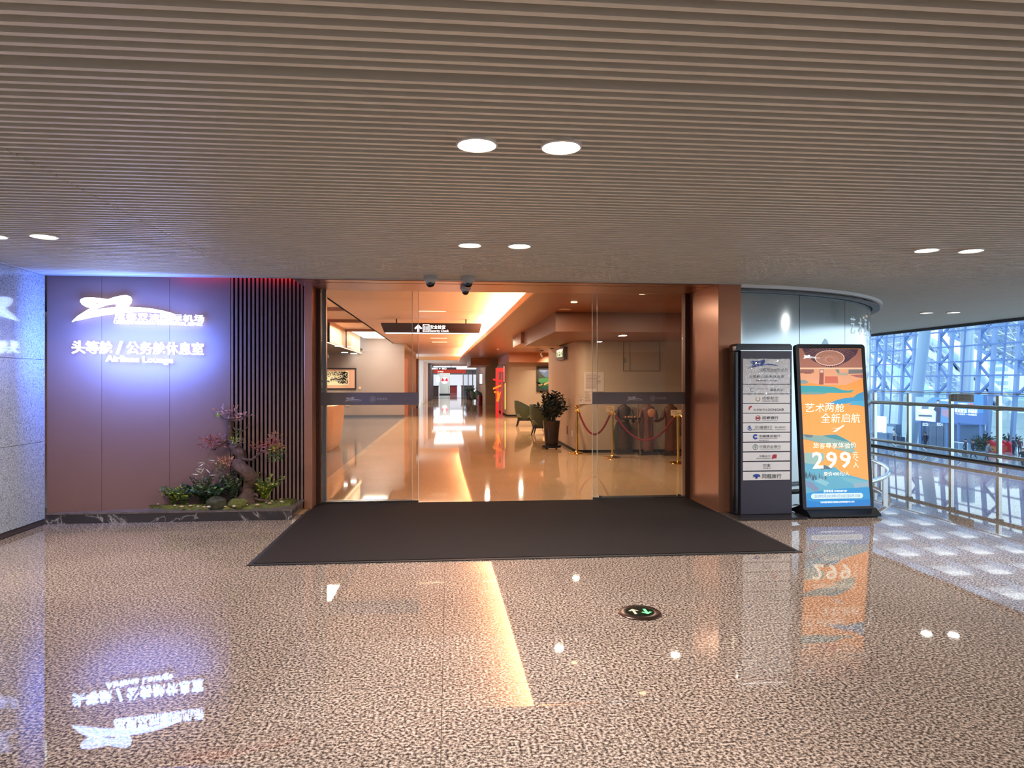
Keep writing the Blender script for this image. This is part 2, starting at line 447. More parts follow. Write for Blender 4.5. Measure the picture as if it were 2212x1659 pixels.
# dim the upper part behind the brown walls
wb = MB().box(-4.2, 7.75, 0, -1.6, 8.1, 2.95).build('wall_core', pm('core_grey', (120, 110, 104), 0.7), None)
tag(wb, 'plain wall mass behind the sign wall, facing the lounge', 'wall', kind='structure')
wh = MB().box(-1.6, 7.98, 2.6, 3.2, 8.15, 3.4).build('wall_head', MATS['core_grey'], None)
tag(wh, 'plain wall above the glass doors', 'wall', kind='structure')

# ------------------------------------------------------------------ glass doors
BAND = pm('frosted_band', (112, 98, 98), 0.7)
BANDT = pm('band_print', (176, 166, 166), 0.6)
EDGE = pm('glass_edge', (190, 205, 198), 0.15, spec=0.8)
dr = thing('door_1', 'automatic glass sliding doors standing open, with grey frosted logo bands', 'door', (0.65, 7.95, 0), kind='structure')
def leaf(name, x0, x1, y, z1=2.45, edge_side=1):
    p = MB().box(x0, y - 0.005, 0.02, x1, y + 0.005, z1).build(name, GLASS, dr)
    e = x1 if edge_side > 0 else x0
    MB().box(e - 0.003, y - 0.0055, 0.02, e + 0.003, y + 0.0055, z1).build('polished_edge', EDGE, p)
    MB().box(x0, y - 0.012, 0.0, x1, y + 0.012, 0.03).build('bottom_rail', STEEL, p)
    return p
def band(p, x0, x1, y, logo_x=None):
    bnd = MB().box(x0, y - 0.0075, 1.13, x1, y - 0.0055, 1.272).build('safety_band', BAND, p)
    if logo_x is not None:
        emblem((logo_x, y - 0.008, 1.165), X3, Z3, 0.2, BANDT, bnd)
        text('CHENGDU SHUANGLIU AIRPORT', (logo_x + 0.13, y - 0.008, 1.178), X3, Z3, 0.13, 0.012, BANDT, bnd)
        cx = logo_x + 0.32
        rb = MB(); N = 24
        for k in range(N):
            a0, a1 = 2 * math.pi * k / N, 2 * math.pi * (k + 1) / N
            rb.quad(*[(cx + rr * math.cos(a), y - 0.008, 1.2 + rr * math.sin(a)) for rr, a in ((0.027, a0), (0.031, a0), (0.031, a1), (0.027, a1))])
        rb.build('ring_mark', BANDT, bnd)
        text('成', (cx, y - 0.008, 1.2), X3, Z3, None, 0.036, BANDT, bnd)
        text('机场贵宾', (cx + 0.105, y - 0.008, 1.2), X3, Z3, 0.12, 0.03, BANDT, bnd)
lf = leaf('fixed_pane', -1.455, -0.350, 7.93)
band(lf, -1.52, -0.350, 7.93, -1.19)
ls = leaf('sliding_leaf', -1.46, -0.425, 8.0)
band(ls, -1.46, -0.425, 8.0)
rf = leaf('fixed_pane', 1.690, 2.81, 7.93, edge_side=-1)
band(rf, 1.690, 2.87, 7.93, 2.10)
rs = leaf('sliding_leaf', 1.764, 2.81, 8.0, edge_side=-1)
band(rs, 1.764, 2.81, 8.0)
for xx in (1.78, 2.74): MB().box(xx - 0.02, 7.915, 0.0, xx + 0.02, 7.945, 0.05).build('floor_guide', STEEL, dr)
MB().box(-1.445, 7.95, 0.03, -1.40, 8.03, 2.45).build('leaf_stile', pm('grey_stile', (120, 118, 122), 0.3, 0.4), dr)

# ------------------------------------------------------------------ curved polished partition
cp = thing('wall_curved', 'curved wall of polished silver panels with etched lettering, behind the poster', 'wall', (5.0, 8.3, 0), kind='structure')
SILV = pm('silver_panel', (186, 194, 197), 0.12, 0.9)
SILVL = pm('silver_etch', (252, 253, 255), 0.5, 1.0)
SILVD = pm('silver_etch_dark', (158, 172, 180), 0.35, 0.9)
def arcpt(a, r, z): return (CX + r * math.sin(a), CY - r * math.cos(a), z)      # a from -y axis toward +x
def px_angle(px):
    """angle on the partition where the sight line of that picture column meets the panel"""
    d = ray(px, HY); A = d[0] ** 2 + d[1] ** 2; B = -2 * (d[0] * CX + d[1] * CY); Cq = CX * CX + CY * CY - RG * RG
    t = (-B - math.sqrt(max(B * B - 4 * A * Cq, 0))) / (2 * A); x, yy = d[0] * t, d[1] * t
    return math.atan2(x - CX, CY - yy)
def arc_panel(a0, a1, z0, z1, r, th, mat, name, parent, n=14, smooth=True):
    b = MB()
    A = [a0 + (a1 - a0) * k / n for k in range(n + 1)]
    v = [arcpt(a, rr, z) for a in A for rr, z in ((r, z0), (r, z1), (r - th, z1), (r - th, z0))]
    f = []
    for k in range(n):
        for m in range(4): f.append((k * 4 + m, (k + 1) * 4 + m, (k + 1) * 4 + (m + 1) % 4, k * 4 + (m + 1) % 4))
    f += [(0, 1, 2, 3), tuple(n * 4 + m for m in (3, 2, 1, 0))]
    b.add(v, f)
    return b.build(name, mat, parent, smooth=smooth)
aj = [0.08, px_angle(1727), px_angle(1825), px_angle(1825) + 0.25, px_angle(1825) + 0.52, px_angle(1825) + 0.8, 2.0]
for a0, a1 in zip(aj[:-1], aj[1:]):
    arc_panel(a0 + 0.0012, a1 - 0.0012, 0.0, 2.38, RG, 0.012, SILV, 'panel', cp)
arc_panel(aj[0], aj[-1], 0.0, 2.45, RG - 0.02, 0.05, pm('joint_light', (190, 200, 205), 0.4), 'backing', cp, n=60)
arc_panel(aj[0] - 0.02, aj[-1], 2.415, 2.45, RT + 0.03, 0.06, pm('trim_white', (246, 246, 248), 0.5), 'ceiling_trim', cp, n=60)
arc_panel(aj[0] - 0.02, aj[-1], 2.38, 2.395, RT, 0.09, pm('soffit_grey', (120, 118, 118), 0.5), 'shadow_gap', cp, n=60)
def arc_text(body, a_start, da, z, h, w, mat):
    for i, chh in enumerate(body):
        a = a_start + da * i
        text(chh, arcpt(a, RG + 0.002, z), (math.cos(a), math.sin(a), 0), Z3, w, h, mat, cp, 'etched_letter')
a0 = px_angle(1842)
arc_text('艺术两舱全新启航', a0, 0.075, 2.09, 0.21, 0.15, SILVL)
def arc_poly(pts, mat, name):
    """flat etched shape wrapped on the panel: pts are (arc length from a0, height)"""
    b = MB(); b.add([arcpt(s, RG + 0.0015, z) for s, z in pts], [tuple(range(len(pts)))]); return b.build(name, mat, cp)
am = px_angle(1782)
for k in range(6):      # etched mountain outline seen above the poster, strips follow the curve
    hs = [1.78, 1.81, 1.86, 1.90, 1.885, 1.83, 1.77]
    s0, s1 = am - 0.035 + k * 0.0115, am - 0.035 + (k + 1) * 0.0115
    arc_poly([(s0, 1.0), (s1, 1.0), (s1, hs[k + 1]), (s0, hs[k])], SILVD, 'etched_mountain')
rnd = random.Random(3)
for k in range(26):     # marbled etched patches toward the right-hand edge of the drum
    s = px_angle(1868) + rnd.uniform(0, 0.16); z = rnd.uniform(0.3, 1.75); hh = rnd.uniform(0.03, 0.10); ww = rnd.uniform(0.012, 0.03)
    arc_poly([(s, z), (s + ww, z + hh * 0.4), (s + ww * 0.8, z + hh), (s - ww * 0.2, z + hh * 0.7)], SILVD, 'etched_patch')
# low bumper rail round the foot of the partition
rl = thing('bumper_rail', 'low stainless bumper rail curving round the foot of the silver wall', 'rail', (5.4, 8.1, 0))
R2 = 3.64
MB().tube([arcpt(0.09 + 1.91 * k / 60, R2, 0.2) for k in range(61)], 0.028, 10).build('rail_tube', CHROME, rl, smooth=True)
for a in (0.42, 0.805, 1.2, 1.6):
    p = arcpt(a, R2, 0)
    MB().box(p[0] - 0.03, p[1] - 0.015, 0, p[0] + 0.03, p[1] + 0.015, 0.19).build('post', STEEL, rl)

# ------------------------------------------------------------------ glass balustrade along the edge
BX = 9.2
bal = thing('balustrade', 'glass balustrade with stainless posts and round handrail along the concourse edge', 'railing', (BX, 12, 0))
ys = [8.2, 9.5, 10.625, 11.714, 12.864, 13.967, 15.1, 16.3, 17.5]
for yy in ys:
    pst = MB().box(BX - 0.03, yy - 0.03, -0.02, BX + 0.03, yy + 0.03, 1.16).build('post', STEEL, bal)
    MB().box(BX - 0.055, yy - 0.05, 0.91, BX + 0.045, yy + 0.05, 0.98).build('bracket', BLACKM, pst)
for y0, y1 in zip(ys[:-1], ys[1:]):
    MB().box(BX + 0.005, y0 + 0.04, 0.04, BX + 0.017, y1 - 0.04, 1.19).build('glass_pane', GLASSB, bal)
MB().box(BX, 8.2, 1.185, BX + 0.022, 17.5, 1.20).build('glass_cap', STEEL, bal)
MB().tube([(BX - 0.06, 8.2, 0.955), (BX - 0.06, 17.5, 0.955)], 0.038, 10).build('handrail', STEEL, bal, smooth=True)
MB().tube([(BX - 0.10, 8.2, 0.155), (BX - 0.10, 17.5, 0.155)], 0.032, 10).build('bumper_tube', STEEL, bal, smooth=True)
for yy in [8.8 + 0.9 * k for k in range(9)]: MB().bar((BX - 0.10, yy, 0.15), (BX + 0.02, yy, 0.06), 0.012).build('bumper_bracket', STEEL, bal)
MB().box(BX - 0.04, 8.2, -0.02, BX + 0.06, 17.5, 0.035).build('bottom_rail', pm('rail_dark', (74, 80, 90), 0.4, 0.6), bal)
nt_ = thing('glass_notice', 'small grey warning notice fixed to the top of the glass balustrade', 'notice', (BX - 0.02, 11.42, 1.04))
MB().box(BX - 0.015, 11.16, 1.035, BX - 0.008, 11.69, 1.175).build('plate', pm('notice_grey', (150, 156, 160), 0.5), nt_)
NB = pm('notice_print', (70, 78, 88), 0.6)
Rn = Vector((0, -1, 0))
text('严禁攀爬 请勿倚靠', (BX - 0.0155, 11.36, 1.145), Rn, Z3, 0.28, 0.03, NB, nt_)
text('No climbing  No leaning', (BX - 0.0155, 11.36, 1.115), Rn, Z3, 0.26, 0.012, NB, nt_)
text('请勿抛物 当心坠落', (BX - 0.0155, 11.36, 1.085), Rn, Z3, 0.28, 0.03, NB, nt_)
for dy, dz in ((0, 0), (0.07, 0), (0, -0.06), (0.07, -0.06)):
    rb = MB(); N = 16
    for k in range(N):
        t0, t1 = 2 * math.pi * k / N, 2 * math.pi * (k + 1) / N
        rb.quad(*[(BX - 0.0155, 11.58 + dy + rr * math.cos(t), 1.135 + dz + rr * math.sin(t)) for rr, t in ((0.018, t0), (0.024, t0), (0.024, t1), (0.018, t1))])
    rb.quad((BX - 0.0155, 11.565 + dy, 1.122 + dz), (BX - 0.0155, 11.569 + dy, 1.119 + dz), (BX - 0.0155, 11.595 + dy, 1.148 + dz), (BX - 0.0155, 11.591 + dy, 1.151 + dz))
    rb.build('ban_mark', NB, nt_)
# ------------------------------------------------------------------ lit airport sign on the brown wall
def wallpt(px, py, off=0.0):
    """point on the sign-wall plane seen at that picture position"""
    d = Vector(ray(px, py)); P0 = Vector((0, 0, EYE)); t = (WA - P0).dot(WN) / d.dot(WN)
    return P0 + d * t + WN * off
SIGNM = pm('sign_light', (235, 242, 255), 0.5, emit=4.5, ecol=(200, 218, 255))
sg = thing('lit_sign', 'glowing white airport emblem and lounge lettering on the brown wall', 'sign', wallpt(300, 790))
LO = 0.05
e0 = wallpt(160.5, 697.5, LO)
emblem(e0, WD, Z3, (wallpt(388, 697, LO) - e0).length, SIGNM, sg, depth=0.035)
chars('成都双流国际机场', wallpt(250, 684.5, LO), wallpt(444, 689.5, LO), Z3, 0.072, SIGNM, sg, depth=0.03, bold=0.01, fillw=0.9)
pa, pb = wallpt(250, 696.5, LO), wallpt(440.5, 701.5, LO)
text('CHENGDU SHUANGLIU INTERNATIONAL AIRPORT', (pa + pb) / 2, pb - pa, Z3, (pb - pa).length, 0.036, SIGNM, sg, depth=0.03, bold=0.008)
chars('头等舱/公务舱休息室', wallpt(160, 750.5, LO), wallpt(443, 754, LO), Z3, 0.128, SIGNM, sg, depth=0.035, bold=0.012, fillw=0.94)
pa, pb = wallpt(233, 776.5, LO), wallpt(376.5, 780.5, LO)
text('Airlines Lounge', (pa + pb) / 2, pb - pa, Z3, (pb - pa).length, 0.083, SIGNM, sg, depth=0.035, bold=0.015)
# blue lamp added out in front of the letters to lay their halo on the wall
bl_ = area_light('sign_halo_fill', wallpt(302, 752, 0.50), 1.3, 105.0, (0.09, 0.22, 1.0), parent=sg)
bl_.data.shape = 'ELLIPSE'; bl_.data.size_y = 0.7
bl_.rotation_euler = Matrix((WD, Z3, WN)).transposed().to_euler()

# ------------------------------------------------------------------ black marble plinth
def marble(name):
    m = bpy.data.materials.new(name); m.use_nodes = True; nt = m.node_tree; bs = nt.nodes['Principled BSDF']; bs.inputs['Roughness'].default_value = .15
    geo = nt.nodes.new('ShaderNodeNewGeometry'); n = nt.nodes.new('ShaderNodeTexNoise'); n.inputs['Scale'].default_value = 2.4; n.inputs['Detail'].default_value = 5; n.inputs['Distortion'].default_value = .8
    nt.links.new(geo.outputs['Position'], n.inputs['Vector'])
    s1 = nt.nodes.new('ShaderNodeMath'); s1.operation = 'SUBTRACT'; s1.inputs[1].default_value = .5; ab = nt.nodes.new('ShaderNodeMath'); ab.operation = 'ABSOLUTE'
    nt.links.new(n.outputs['Fac'], s1.inputs[0]); nt.links.new(s1.outputs[0], ab.inputs[0])
    r = nt.nodes.new('ShaderNodeValToRGB'); r.color_ramp.elements.new(.5)
    for e, (p, c) in zip(r.color_ramp.elements, ((0, (150, 142, 138)), (.006, (74, 68, 68)), (.03, (50, 45, 47)))): e.position = p; e.color = srgb(*c)
    nt.links.new(ab.outputs[0], r.inputs[0]); nt.links.new(r.outputs[0], bs.inputs['Base Color']); MATS[name] = m
    return m
MARB = marble('black_marble')
MARBT = speckle('plinth_top_stone', [(0.40, (84, 74, 72)), (0.6, (104, 92, 88))], 14, 0.3, 0.4)
pl = thing('plinth', 'low black veined marble plinth under the miniature garden', 'plinth', (-2.7, 7.2, 0))
pf = 7.06
ptop = [Vector((-3.935, pf, 0.09)), Vector((-1.58, pf, 0.09)), Vector((-1.58, 7.665, 0.09)), SA + SN * 0.002 + Z3 * 0.09, Vector((-3.935, 7.097, 0.09))]
MB().extrude(ptop, (0, 0, 0.015)).build('top_slab', MARBT, pl)
for x0, x1 in ((-3.935, -3.24), (-3.237, -2.51), (-2.507, -1.583)):
    MB().box(x0, pf + 0.004, 0, x1, pf + 0.03, 0.089).build('front_slab', MARB, pl)
MB().box(-1.61, pf + 0.032, 0, -1.584, 7.60, 0.089).build('end_slab', MARB, pl)
GZ = 0.105

# ------------------------------------------------------------------ miniature garden
def g(cx, cy, y=7.3): return ony(300 + cx / 5.82, 860 + cy / 5.82, y)
BARK = pm('bark', (76, 52, 40), 0.85, var=0.4, vscale=40)
bz = thing('bonsai_tree', 'twisted old bonsai tree with bare gnarled trunk and few reddish leaves', 'bonsai', g(1390, 1250, 7.34))
def wob(pts, rad, seed, n=10, amp=0.22, sub=5):
    """smooth a path, roughen the radius like bark"""
    pts = [Vector(p) for p in pts]; P = []; Rr = []
    for i in range(len(pts) - 1):
        p0, p1, p2, p3 = pts[max(i - 1, 0)], pts[i], pts[i + 1], pts[min(i + 2, len(pts) - 1)]
        for k in range(sub):
            t = k / sub
            P.append(0.5 * ((2 * p1) + (p2 - p0) * t + (2 * p0 - 5 * p1 + 4 * p2 - p3) * t * t + (3 * p1 - p0 - 3 * p2 + p3) * t ** 3))
            Rr.append(rad[i] + (rad[i + 1] - rad[i]) * t)
    P.append(pts[-1]); Rr.append(rad[-1])
    b = MB(); b.tube(P, Rr, n)
    cen = []
    for i in range(len(P)): cen += [P[i]] * n
    for i, q in enumerate(b.v):
        q = Vector(q); d = q - cen[i]
        k = 1 + amp * noise.noise(q * 22 + Vector((seed, 0, 0))) + amp * 0.6 * noise.noise(q * 60)
        b.v[i] = tuple(cen[i] + d * k)
    return b
S_ = 1 / 5.82 / 1470 * 7.3
tk = wob([g(1350, 1300), g(1380, 1200), g(1385, 1110), g(1425, 1030, 7.28), g(1370, 950, 7.26), g(1270, 870, 7.27), g(1200, 815, 7.30)],
         [130 * S_, 85 * S_, 70 * S_, 84 * S_, 84 * S_, 76 * S_, 60 * S_], 1)
tk.build('trunk', BARK, bz, smooth=True)
wob([g(1300, 860, 7.30), g(1290, 780, 7.33), g(1270, 690, 7.34), g(1190, 610, 7.36), g(1140, 540, 7.38), g(1145, 420, 7.37), g(1150, 285, 7.36)],
    [40 * S_, 52 * S_, 68 * S_, 62 * S_, 46 * S_, 42 * S_, 40 * S_], 5).build('upper_trunk', BARK, bz, smooth=True)
BR = [
    ([(1110, 530), (1040, 575), (950, 640), (900, 610)], (26, 20, 20, 6), 7.31),
    ([(1300, 765), (1400, 778), (1470, 740), (1540, 680), (1650, 640), (1760, 640), (1860, 680)], (24, 17, 16, 18, 13, 8, 3), 7.30),
    ([(1190, 285), (1210, 250), (1160, 262), (1060, 255), (1010, 190)], (16, 12, 12, 9, 4), 7.32),
    ([(1200, 290), (1240, 260), (1310, 240), (1375, 210)], (14, 11, 9, 5), 7.32),
    ([(1185, 370), (1250, 395), (1320, 408), (1385, 335)], (8, 6, 6, 3), 7.33),
    ([(1190, 280), (1195, 220), (1160, 170), (1140, 125)], (12, 7, 5, 3), 7.35),
    ([(1200, 625), (1260, 590), (1300, 555), (1345, 575)], (9, 7, 5, 3), 7.30),
    ([(1500, 690), (1470, 640), (1440, 610)], (7, 4, 2), 7.28),
    ([(1720, 560), (1715, 480), (1760, 455)], (6, 4, 2), 7.30),
]
for i, (pp, rr, yy) in enumerate(BR):
    wob([g(a, c, yy - 0.004 * k) for k, (a, c) in enumerate(pp)], [q * S_ for q in rr], i + 9, n=6, amp=0.15, sub=3).build('branch', BARK, bz, smooth=True)
ROOT = [[(1330, 1250), (1250, 1290), (1150, 1310)], [(1440, 1250), (1520, 1280), (1640, 1290)], [(1400, 1270), (1460, 1210), (1500, 1240)], [(1370, 1280), (1340, 1320), (1330, 1350)]]
for i, pp in enumerate(ROOT):
    wob([g(a, c, 7.28 - 0.03 * k) for k, (a, c) in enumerate(pp)], [28 * S_, 18 * S_, 7 * S_], 40 + i, n=6, sub=3).build('root', BARK, bz, smooth=True)
def leafmat(name, rgb): return pm(name, rgb, 0.5, var=0.3, vscale=35)
RED = leafmat('leaf_red', (150, 78, 66)); PINK = leafmat('leaf_pink', (178, 120, 96)); GRN = leafmat('leaf_green', (70, 92, 44))
YGRN = leafmat('leaf_yellow_green', (150, 152, 50)); DGRN = leafmat('leaf_dark_green', (52, 70, 46)); PALE = leafmat('leaf_pale', (168, 160, 132)); MUTE = leafmat('leaf_muted', (104, 92, 72))
def add_leaf(b, p, d, L, W, rnd):
    """one pointed, slightly folded leaf"""
    d = d.normalized(); s = d.cross(Vector((rnd.uniform(-1, 1), rnd.uniform(-1, 1), rnd.uniform(-1, 1))))
    s = s.normalized() if s.length > 1e-5 else X3
    n = d.cross(s)
    m = p + d * L * 0.45
    b.add([p, m + s * W + n * W * 0.3, p + d * L, m - s * W + n * W * 0.3, m], [(0, 1, 4), (1, 2, 4), (2, 3, 4), (3, 0, 4)])
def cluster(mb, c, rx, ry, rz, n, L, W, seed, up=0.4):
    rnd = random.Random(seed); c = Vector(c)
    for i in range(n):
        o = Vector((rnd.gauss(0, .45), rnd.gauss(0, .45), rnd.gauss(0, .45)))
        p = c + Vector((o.x * rx, o.y * ry, o.z * rz))
        d = Vector((o.x + rnd.uniform(-.6, .6), o.y + rnd.uniform(-.8, .4), o.z + rnd.uniform(-.4, .6) + up * 0.3))
        add_leaf(mb, p, d if d.length > .05 else Z3, L * rnd.uniform(.6, 1.2), W * rnd.uniform(.7, 1.2), rnd)
CL = [((930, 555), 130, 75, 100, RED, 7.27), ((1675, 605), 120, 80, 120, RED, 7.28), ((1710, 715), 95, 65, 80, GRN, 7.27), ((1100, 810), 130, 60, 110, PINK, 7.27), ((1020, 850), 60, 40, 40, GRN, 7.26),
      ((1030, 150), 45, 35, 16, PINK, 7.29), ((990, 225), 40, 25, 12, YGRN, 7.29), ((1165, 175), 80, 70, 44, PINK, 7.35), ((1290, 225), 80, 35, 26, PINK, 7.32), ((1250, 435), 35, 25, 14, GRN, 7.33),
      ((1200, 530), 50, 30, 18, YGRN, 7.30), ((1290, 560), 45, 30, 12, MUTE, 7.30), ((1480, 610), 60, 50, 18, RED, 7.28), ((1715, 470), 55, 25, 14, PINK, 7.29), ((1740, 630), 60, 50, 30, YGRN, 7.27)]
for i, (c, rx, rz, n, m, yy) in enumerate(CL):
    b = MB(); cluster(b, g(*c, yy), rx * S_, 0.07, rz * S_, int(n * 1.7), 0.042, 0.0062, 100 + i)
    o = b.build('foliage', m, bz); o['kind'] = 'stuff'

def fern(name, label, cx, cy, y, nf, L, mats, seed, spread=1.0, rise=0.8, leaf=(0.03, 0.004), droop=1.0, group='ferns and shrubs of the miniature garden'):
    rnd = random.Random(seed); base = g(cx, cy, y); base.z = GZ + 0.02
    t = thing(name, label, 'plant', base, group=group)
    stems = MB(); lv = [MB() for _ in mats]
    for i in range(nf):
        a = 2 * math.pi * (i + rnd.random() * .7) / nf; out = Vector((math.cos(a) * spread, math.sin(a) * spread * .55 - .12, 0)); ln = L * rnd.uniform(.65, 1.1)
        pts = []
        for k in range(9):
            s = k / 8.0
            pts.append(base + out * (ln * s * (.35 + .5 * s)) + Z3 * ln * (rise * s - droop * .55 * s * s * rnd.uniform(.7, 1.2)))
        stems.tube(pts, [0.0022] * 8 + [0.0008], 4, caps=False)
        mi = i % len(mats)
        for k in range(2, 9):
            for q in range(4):
                f_ = k - rnd.random(); j = max(0, min(7, int(f_))); p = pts[j].lerp(pts[j + 1], f_ - j); dd = (pts[j + 1] - pts[j]).normalized()
                sd = dd.cross(Z3); sd = sd.normalized() if sd.length > .01 else X3
                sg_ = 1 if rnd.random() < .5 else -1
                taper = 1.1 - .5 * k / 8
                add_leaf(lv[mi], p, sd * sg_ + dd * .7 + Z3 * rnd.uniform(-.4, .25), leaf[0] * taper * rnd.uniform(.8, 1.2), leaf[1] * rnd.uniform(.8, 1.2), rnd)
    stems.build('stems', GRN, t)
    for b, m in zip(lv, mats):
        if b.v: o = b.build('foliage', m, t); o['kind'] = 'stuff'
    return t
fern('fern', 'drooping yellow-green fern at the left end of the moss bed', 440, 1300, 7.22, 40, 0.27, [YGRN, GRN, GRN], 11, spread=.6, rise=1.25, droop=1.0, leaf=(.042, .0055))
fern('fern', 'second drooping green fern right beside the leftmost fern', 560, 1310, 7.22, 34, 0.23, [GRN, YGRN, GRN], 12, spread=.6, rise=1.2, droop=1.1, leaf=(.042, .0055))
fern('leafy_shrub', 'dark green spreading shrub in the middle of the garden behind the mossy rock', 880, 1300, 7.26, 46, 0.29, [DGRN, GRN, DGRN], 13, spread=1.0, rise=1.0, droop=.6, leaf=(.06, .012))
fern('leafy_shrub', 'dull reddish-green leafy shrub behind the middle of the garden', 800, 1240, 7.25, 26, 0.31, [MUTE, DGRN], 14, spread=.45, rise=1.2, droop=.35, leaf=(.05, .009))
fern('leafy_shrub', 'small-leaved grey-green shrub just left of the bonsai trunk', 1180, 1250, 7.29, 34, 0.35, [DGRN, MUTE, DGRN], 15, spread=.5, rise=1.15, droop=.4, leaf=(.036, .012))
fern('fern', 'bright yellow-green fern to the right of the bonsai trunk', 1580, 1260, 7.34, 44, 0.34, [YGRN, YGRN, GRN], 16, spread=.75, rise=1.05, droop=.5, leaf=(.042, .008))
# thin pale bamboo sprig
bs = thing('bamboo_sprig', 'thin pale bamboo-like sprig standing above the shrubs', 'plant', g(800, 1250, 7.27))
b = MB(); b.tube([g(820, 1240, 7.27), g(800, 1050, 7.27), g(820, 900, 7.26), g(830, 800, 7.255), g(860, 765, 7.255)], [.003, .003, .002, .002, .001], 5); b.build('stem', MUTE, bs)
rnd = random.Random(21); b = MB()
for (a, c, dx, dz) in [(840, 770, 1, .1), (870, 775, 1, -.1), (850, 780, .8, -.4), (830, 810, -1, -.05), (830, 815, -.6, -.4), (840, 820, .7, -.7), (810, 840, -.5, -.8), (825, 870, -.3, -.6), (840, 885, .7, -.7), (815, 895, -.8, .1), (760, 960, -1, .1), (790, 950, -.5, .4), (880, 970, 1, .1), (900, 975, .8, .1)]:
    add_leaf(b, g(a, c, 7.26), Vector((dx, -.2, dz)), 0.075, 0.006, rnd)
b.build('leaf_blades', PALE, bs)

# moss bed: a lumpy mat on the plinth
MOSS = pm('moss', (84, 82, 30), 0.95, var=0.6, vscale=60)
mo = thing('moss_bed', 'uneven olive-green moss bed lying on the black plinth', 'moss', g(1000, 1360, 7.2))
outline_front = [(80, 1375), (300, 1398), (600, 1405), (900, 1400), (1150, 1402), (1450, 1390), (1700, 1372), (1900, 1350), (1975, 1310)]
fx = [onz(300 + a / 5.82, 860 + c / 5.82, GZ) for a, c in outline_front]
b = MB(); NX, NY = 110, 16; rows = []
for i in range(NX + 1):
    s = i / NX * (len(fx) - 1); j = min(int(s), len(fx) - 2); p = fx[j].lerp(fx[j + 1], s - j)
    wall_y = (WA + WD * ((p.x - WA.x) / WD.x)).y if p.x < SA.x else (SA + SD * ((p.x - SA.x) / SD.x)).y
    back = min(wall_y - 0.03, p.y + 0.45)
    back = p.y + (back - p.y) * min(1, 0.25 + 4 * min(i / NX, 1 - i / NX))
    for k in range(NY + 1):
        t = k / NY; q = Vector((p.x, p.y + (back - p.y) * t, 0))
        e = min(1, 6 * t, 6 * (1 - t), 10 * min(i / NX, 1 - i / NX))
        hgt = max(0, e) ** .5 * (0.034 + 0.012 * noise.noise(q * 9) + 0.007 * noise.noise(q * 40) + 0.005 * noise.noise(q * 95))
        b.v.append((q.x, q.y, GZ + hgt))
for i in range(NX):
    for k in range(NY): b.f.append((i * (NY + 1) + k, (i + 1) * (NY + 1) + k, (i + 1) * (NY + 1) + k + 1, i * (NY + 1) + k + 1)); b.mi.append(0)
b.build('moss_mat', MOSS, mo)
b = MB(); rnd = random.Random(5)
for i in range(2600):
    v = Vector(rnd.choice(b.v)) if False else Vector(rnd.choice(mo.children[0].data.vertices).co) + WL[mo.name]
    v += Vector((rnd.uniform(-.012, .012), rnd.uniform(-.012, .012), 0)); d = Vector((rnd.uniform(-.5, .5), rnd.uniform(-.7, .3), 1)) * rnd.uniform(.006, .014)
    w = Vector((rnd.uniform(-1, 1), rnd.uniform(-1, 1), 0)) * .003
    b.add([v - w, v + w, v + d], [(0, 1, 2)])
o = b.build('moss_tufts', MOSS, mo); o['kind'] = 'stuff'
def lump(name, label, cx, cy, y, sx, sy, sz, mat, cat, seed, amp=.2, group=None):
    c = g(cx, cy, y); c.z = GZ + sz * .75
    b = MB(); b.ball(c, 1.0, 18, 12, (sx, sy, sz))
    for i, q in enumerate(b.v):
        q = Vector(q); b.v[i] = tuple(c + (q - c) * (1 + amp * noise.noise(q * 14 + Vector((seed, 0, 0))) + amp * .4 * noise.noise(q * 50)))
    o = b.build(name, mat, None, smooth=True); return tag(o, label, cat, group)
lump('mossy_rock', 'rounded dark green mossy rock in front of the middle shrub', 985, 1300, 7.16, .105, .07, .07, pm('rock_green', (52, 50, 28), .8, var=.6, vscale=45), 'rock', 3, amp=.34)
lump('moss_mound', 'rounded mound of green moss in front of the bonsai trunk', 1240, 1300, 7.17, .10, .07, .06, MOSS, 'moss', 8, amp=.32)
lump('rock', 'small brown rock at the foot of the bonsai between the roots', 1290, 1240, 7.24, .06, .05, .05, pm('rock_brown', (104, 82, 66), .8, var=.3, vscale=30), 'rock', 6)
PEB = [(240, 1337, 'orange-white pebble alone at the far left of the moss bed'), (455, 1353, 'large flat tan pebble under the left fern'), (540, 1368, 'small tan pebble at the front edge below the left fern'), (610, 1335, 'white pebble behind the front edge right of the left fern'),
       (648, 1358, 'round white pebble right of the left fern'), (745, 1365, 'pale pebble, first of the pair left of the mossy rock'), (822, 1372, 'flat white pebble, second of the pair left of the mossy rock'), (878, 1370, 'yellowish pebble touching the left side of the mossy rock'),
       (1090, 1368, 'white pebble between mossy rock and moss mound'), (1198, 1362, 'tan pebble, left one of the pair below the moss mound'), (1245, 1356, 'tan pebble, right one of the pair below the moss mound'), (1350, 1345, 'white pebble at the right foot of the moss mound'),
       (1490, 1345, 'large tan pebble below the bonsai root'), (1600, 1315, 'flat pebble at the tip of the right bonsai root'), (1645, 1325, 'small pebble in front of the round peach pebble'), (1672, 1298, 'round peach pebble below the right fern'), (1785, 1272, 'pale oval pebble on the mound at the right end'), (1795, 1306, 'tan pebble in front of the pale oval one at the right end')]
PEBM = [pm('pebble_tan', (170, 136, 104), .6), pm('pebble_white', (176, 160, 140), .6)]
